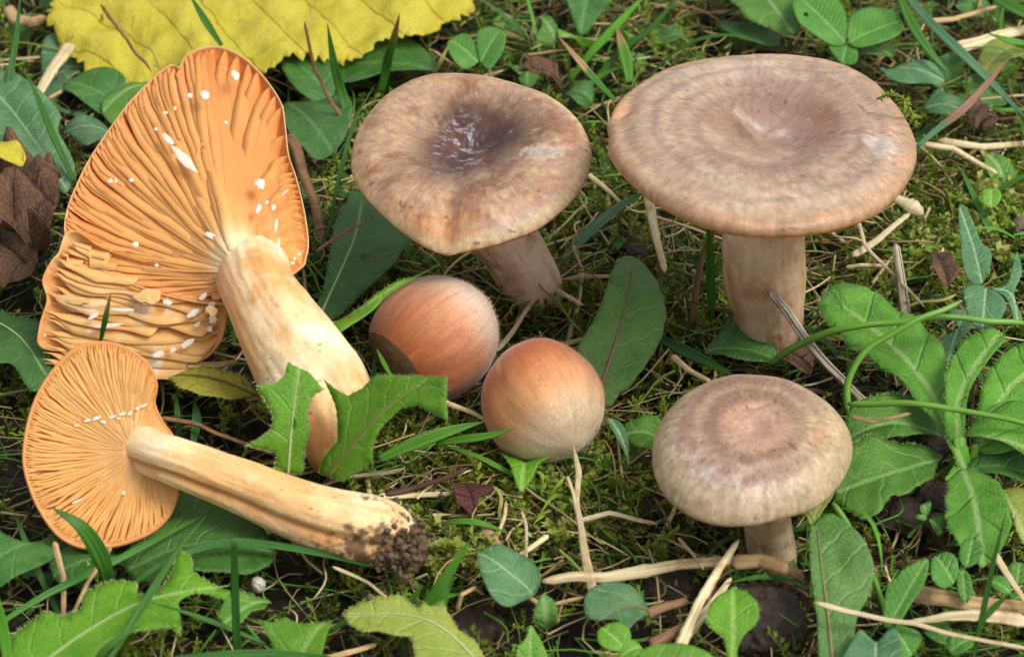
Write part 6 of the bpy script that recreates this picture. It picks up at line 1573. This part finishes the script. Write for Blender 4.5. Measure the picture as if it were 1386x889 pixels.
def proto_mesh_blade(seed):
    r = np.random.RandomState(seed); L = r.uniform(1.2, 3.2); n = 14; t = np.linspace(0, 1, n)
    P = n3(t * L * .8, .2 * r.normal() * t * t, L * .42 * np.sin(t * 2.2) * r.uniform(.3, 1))
    T, S, N = frames(P, np.array([0, 0, 1.0])); w = r.uniform(.05, .1) * (.6 + .4 * t) * (1 - t ** 3)
    cols = np.array([-1, 0, 1.0])
    V = (P[:, None] + S[:, None] * (w[:, None] * cols)[..., None] + N[:, None] * (w[:, None] * np.abs(cols) * .35)[..., None]).reshape(-1, 3)
    m = make_mesh('blade_shape', V, grid_faces(n, 3), col=n3(sst(.7, 1.1, np.repeat(t, 3)) * (seed % 3 == 0)), uv=np.stack([np.tile(cols * .5 + .5, n), np.repeat(t * L, 3)], 1))
    return m
def proto_mesh_leaf(seed):
    r = np.random.RandomState(seed); n, m_ = 12, 7; t = np.linspace(0, 1, n); s = np.linspace(-1, 1, m_)
    L = r.uniform(.5, 1.1); w = L * r.uniform(.3, .48) * np.sin(np.clip(t, .02, 1) * math.pi * .97 + .05) ** .7
    X = t[:, None] * L + 0 * s; Y = w[:, None] * s; Z = .3 * L * np.sin(t * 2)[:, None] + .15 * np.abs(Y) + .02 * np.sin(X * 12 + Y * 9)
    return make_mesh('leaf_shape', n3(X, Y, Z).reshape(-1, 3), grid_faces(n, m_), uv=n3(Y, X)[..., :2].reshape(-1, 2))
ANCH = [('large cut cap', 235, 230), ('thick orange stem', 400, 470), ('smaller gilled cap', 135, 600), ('smaller lying stem', 400, 690), ('soil covered stem end', 545, 735), ('dark centred cap', 635, 210), ('rear hazelnut', 588, 459), ('front hazelnut', 735, 542),
        ('widest cap', 1030, 185), ('tallest stem', 1036, 390), ('smallest upright cap', 1020, 600), ('smallest stem', 1043, 730), ('purple ribbed leaf', 842, 445), ('yellow leaf', 330, 30), ('rosette leaves', 1290, 560), ('bluish clover', 1330, 390), ('big clover', 1150, 30),
        ('dark spoon leaf', 685, 785), ('pale spoon leaf', 992, 830), ('reddish ribbed leaf', 1138, 800), ('yellowing leaf', 550, 850), ('big lobed leaf', 160, 840), ('curled brown leaf', 40, 280), ('dark red leaf', 640, 678), ('upright dark twig', 1218, 380), ('glossy hanging leaf', 1320, 700), ('round dark leaf', 835, 830)]
def where(P):
    X, Y = proj(P[None]); X, Y = X[0], Y[0]
    if not (0 < X < W0 and 0 < Y < H0):
        return 'beyond the %s edge' % ('left' if X < 0 else 'right' if X > W0 else 'top' if Y < 0 else 'bottom')
    d = [(math.hypot(X - x, Y - y), a, x, y) for a, x, y in ANCH]
    _, a, x, y = min(d); an = math.degrees(math.atan2(y - Y, X - x)) % 360
    r = ['right of', 'above and right of', 'above', 'above and left of', 'left of', 'below and left of', 'below', 'below and right of'][int((an + 22.5) // 45) % 8]
    return ('close ' if min(d)[0] < 75 else '') + r + ' the ' + a
def sprinkle(name, label, cat, group, mk, mats, n, seed, zr, tilt, dens=None, margin=(-12, 12, -8.5, 15)):
    r = np.random.RandomState(seed)
    protos = []
    for k in range(9):
        m = mk(seed + k); m.materials.append(mats[k % len(mats)]); protos.append(m)
    p = area_pts(n * 4, seed + 3, dens, margin)[:n]
    for i, (x, y) in enumerate(p):
        o = bpy.data.objects.new(name, protos[i % 9]); COL.objects.link(o)
        o.location = (x, y, float(ground_h(x, y)) + r.uniform(*zr))
        o.rotation_euler = (r.normal(0, tilt), r.normal(0, tilt), r.uniform(0, 2 * math.pi))
        s = r.uniform(.7, 1.2); o.scale = (s, s, s)
        w_ = 'short' if s < .87 else 'longer' if s > 1.04 else ''
        cw = label[1][(i % 9) % len(mats)]
        tag(o, ('%s %s %s %s' % (w_, cw, label[0], where(np.array(o.location)))).strip(), cat, group)
sprinkle('dry_straw', ('loose straw', ['pale', 'tan', 'whitish', 'light brown', 'brown', 'yellowish']), 'straw', 'loose dry straws scattered in the moss', proto_mesh_straw, [MG['s'], MG['s'], MG['t'], MG['o'], MG['y']], 285, 301, (.25, .55), .16, strawdens)
sprinkle('grass_blade', ('low grass blade', ['green', 'dark green', 'bright green']), 'grass blade', 'small grass blades among the moss', proto_mesh_blade, [MG['g'], MG['d'], MG['b']], 200, 401, (.05, .25), .25)
def back(p):
    X, Y = proj(n3(p[:, 0], p[:, 1], 0)); return np.clip((330 - Y) / 200, 0, 1) * (.2 + .8 * (np.abs(X - 250) > 0)) + .18
sprinkle('small_leaf', ('low small leaf', ['dark', 'mid green', 'light green', 'shaded']), 'leaf', 'small low leaves in the undergrowth', proto_mesh_leaf, [ML['dark'], ML['mid'], ML['clover'], ML['dark']], 170, 501, (.1, .35), .3, back, (-13, 13, -8, 17))

# the sprig of moss caught on the rim of the widest cap
def sprig():
    P = path3([(1187, 134, 4.75), (1208, 128, 4.95), (1222, 134, 4.85), (1232, 150, 4.5), (1238, 168, 4.1)], 26)
    V, F, U, PH = tube_vf(P, .02, 6)
    parts_ = []; r = np.random.RandomState(5); VV = []; FF = []; k = 0
    for i in range(2, 26):
        for j in range(4):
            d = unit(r.normal(0, 1, 3) + (P[min(i, 25)] - P[i - 1]) * 6); s = unit(np.cross(d, [0, 0, 1.0])) * .02; L = r.uniform(.07, .16) * (1.3 if i > 12 else .7)
            VV += [P[i] - s * .4, P[i] + d * L * .5 + s, P[i] + d * L, P[i] + d * L * .5 - s]; FF.append((k, k + 1, k + 2, k + 3)); k += 4
    t = tag(obj('moss_sprig', V, F, attr_mat('sprig_stem', rough=.6), col=np.broadcast_to(lin(120, 110, 60), V.shape)), 'tiny moss sprig caught on the right rim of the widest cap', 'moss sprig')
    obj('leaves', np.array(VV), np.array(FF), MM, t, col=np.broadcast_to(lin(140, 160, 50), (len(VV), 3)), smooth=False)['kind'] = 'stuff'
sprig()
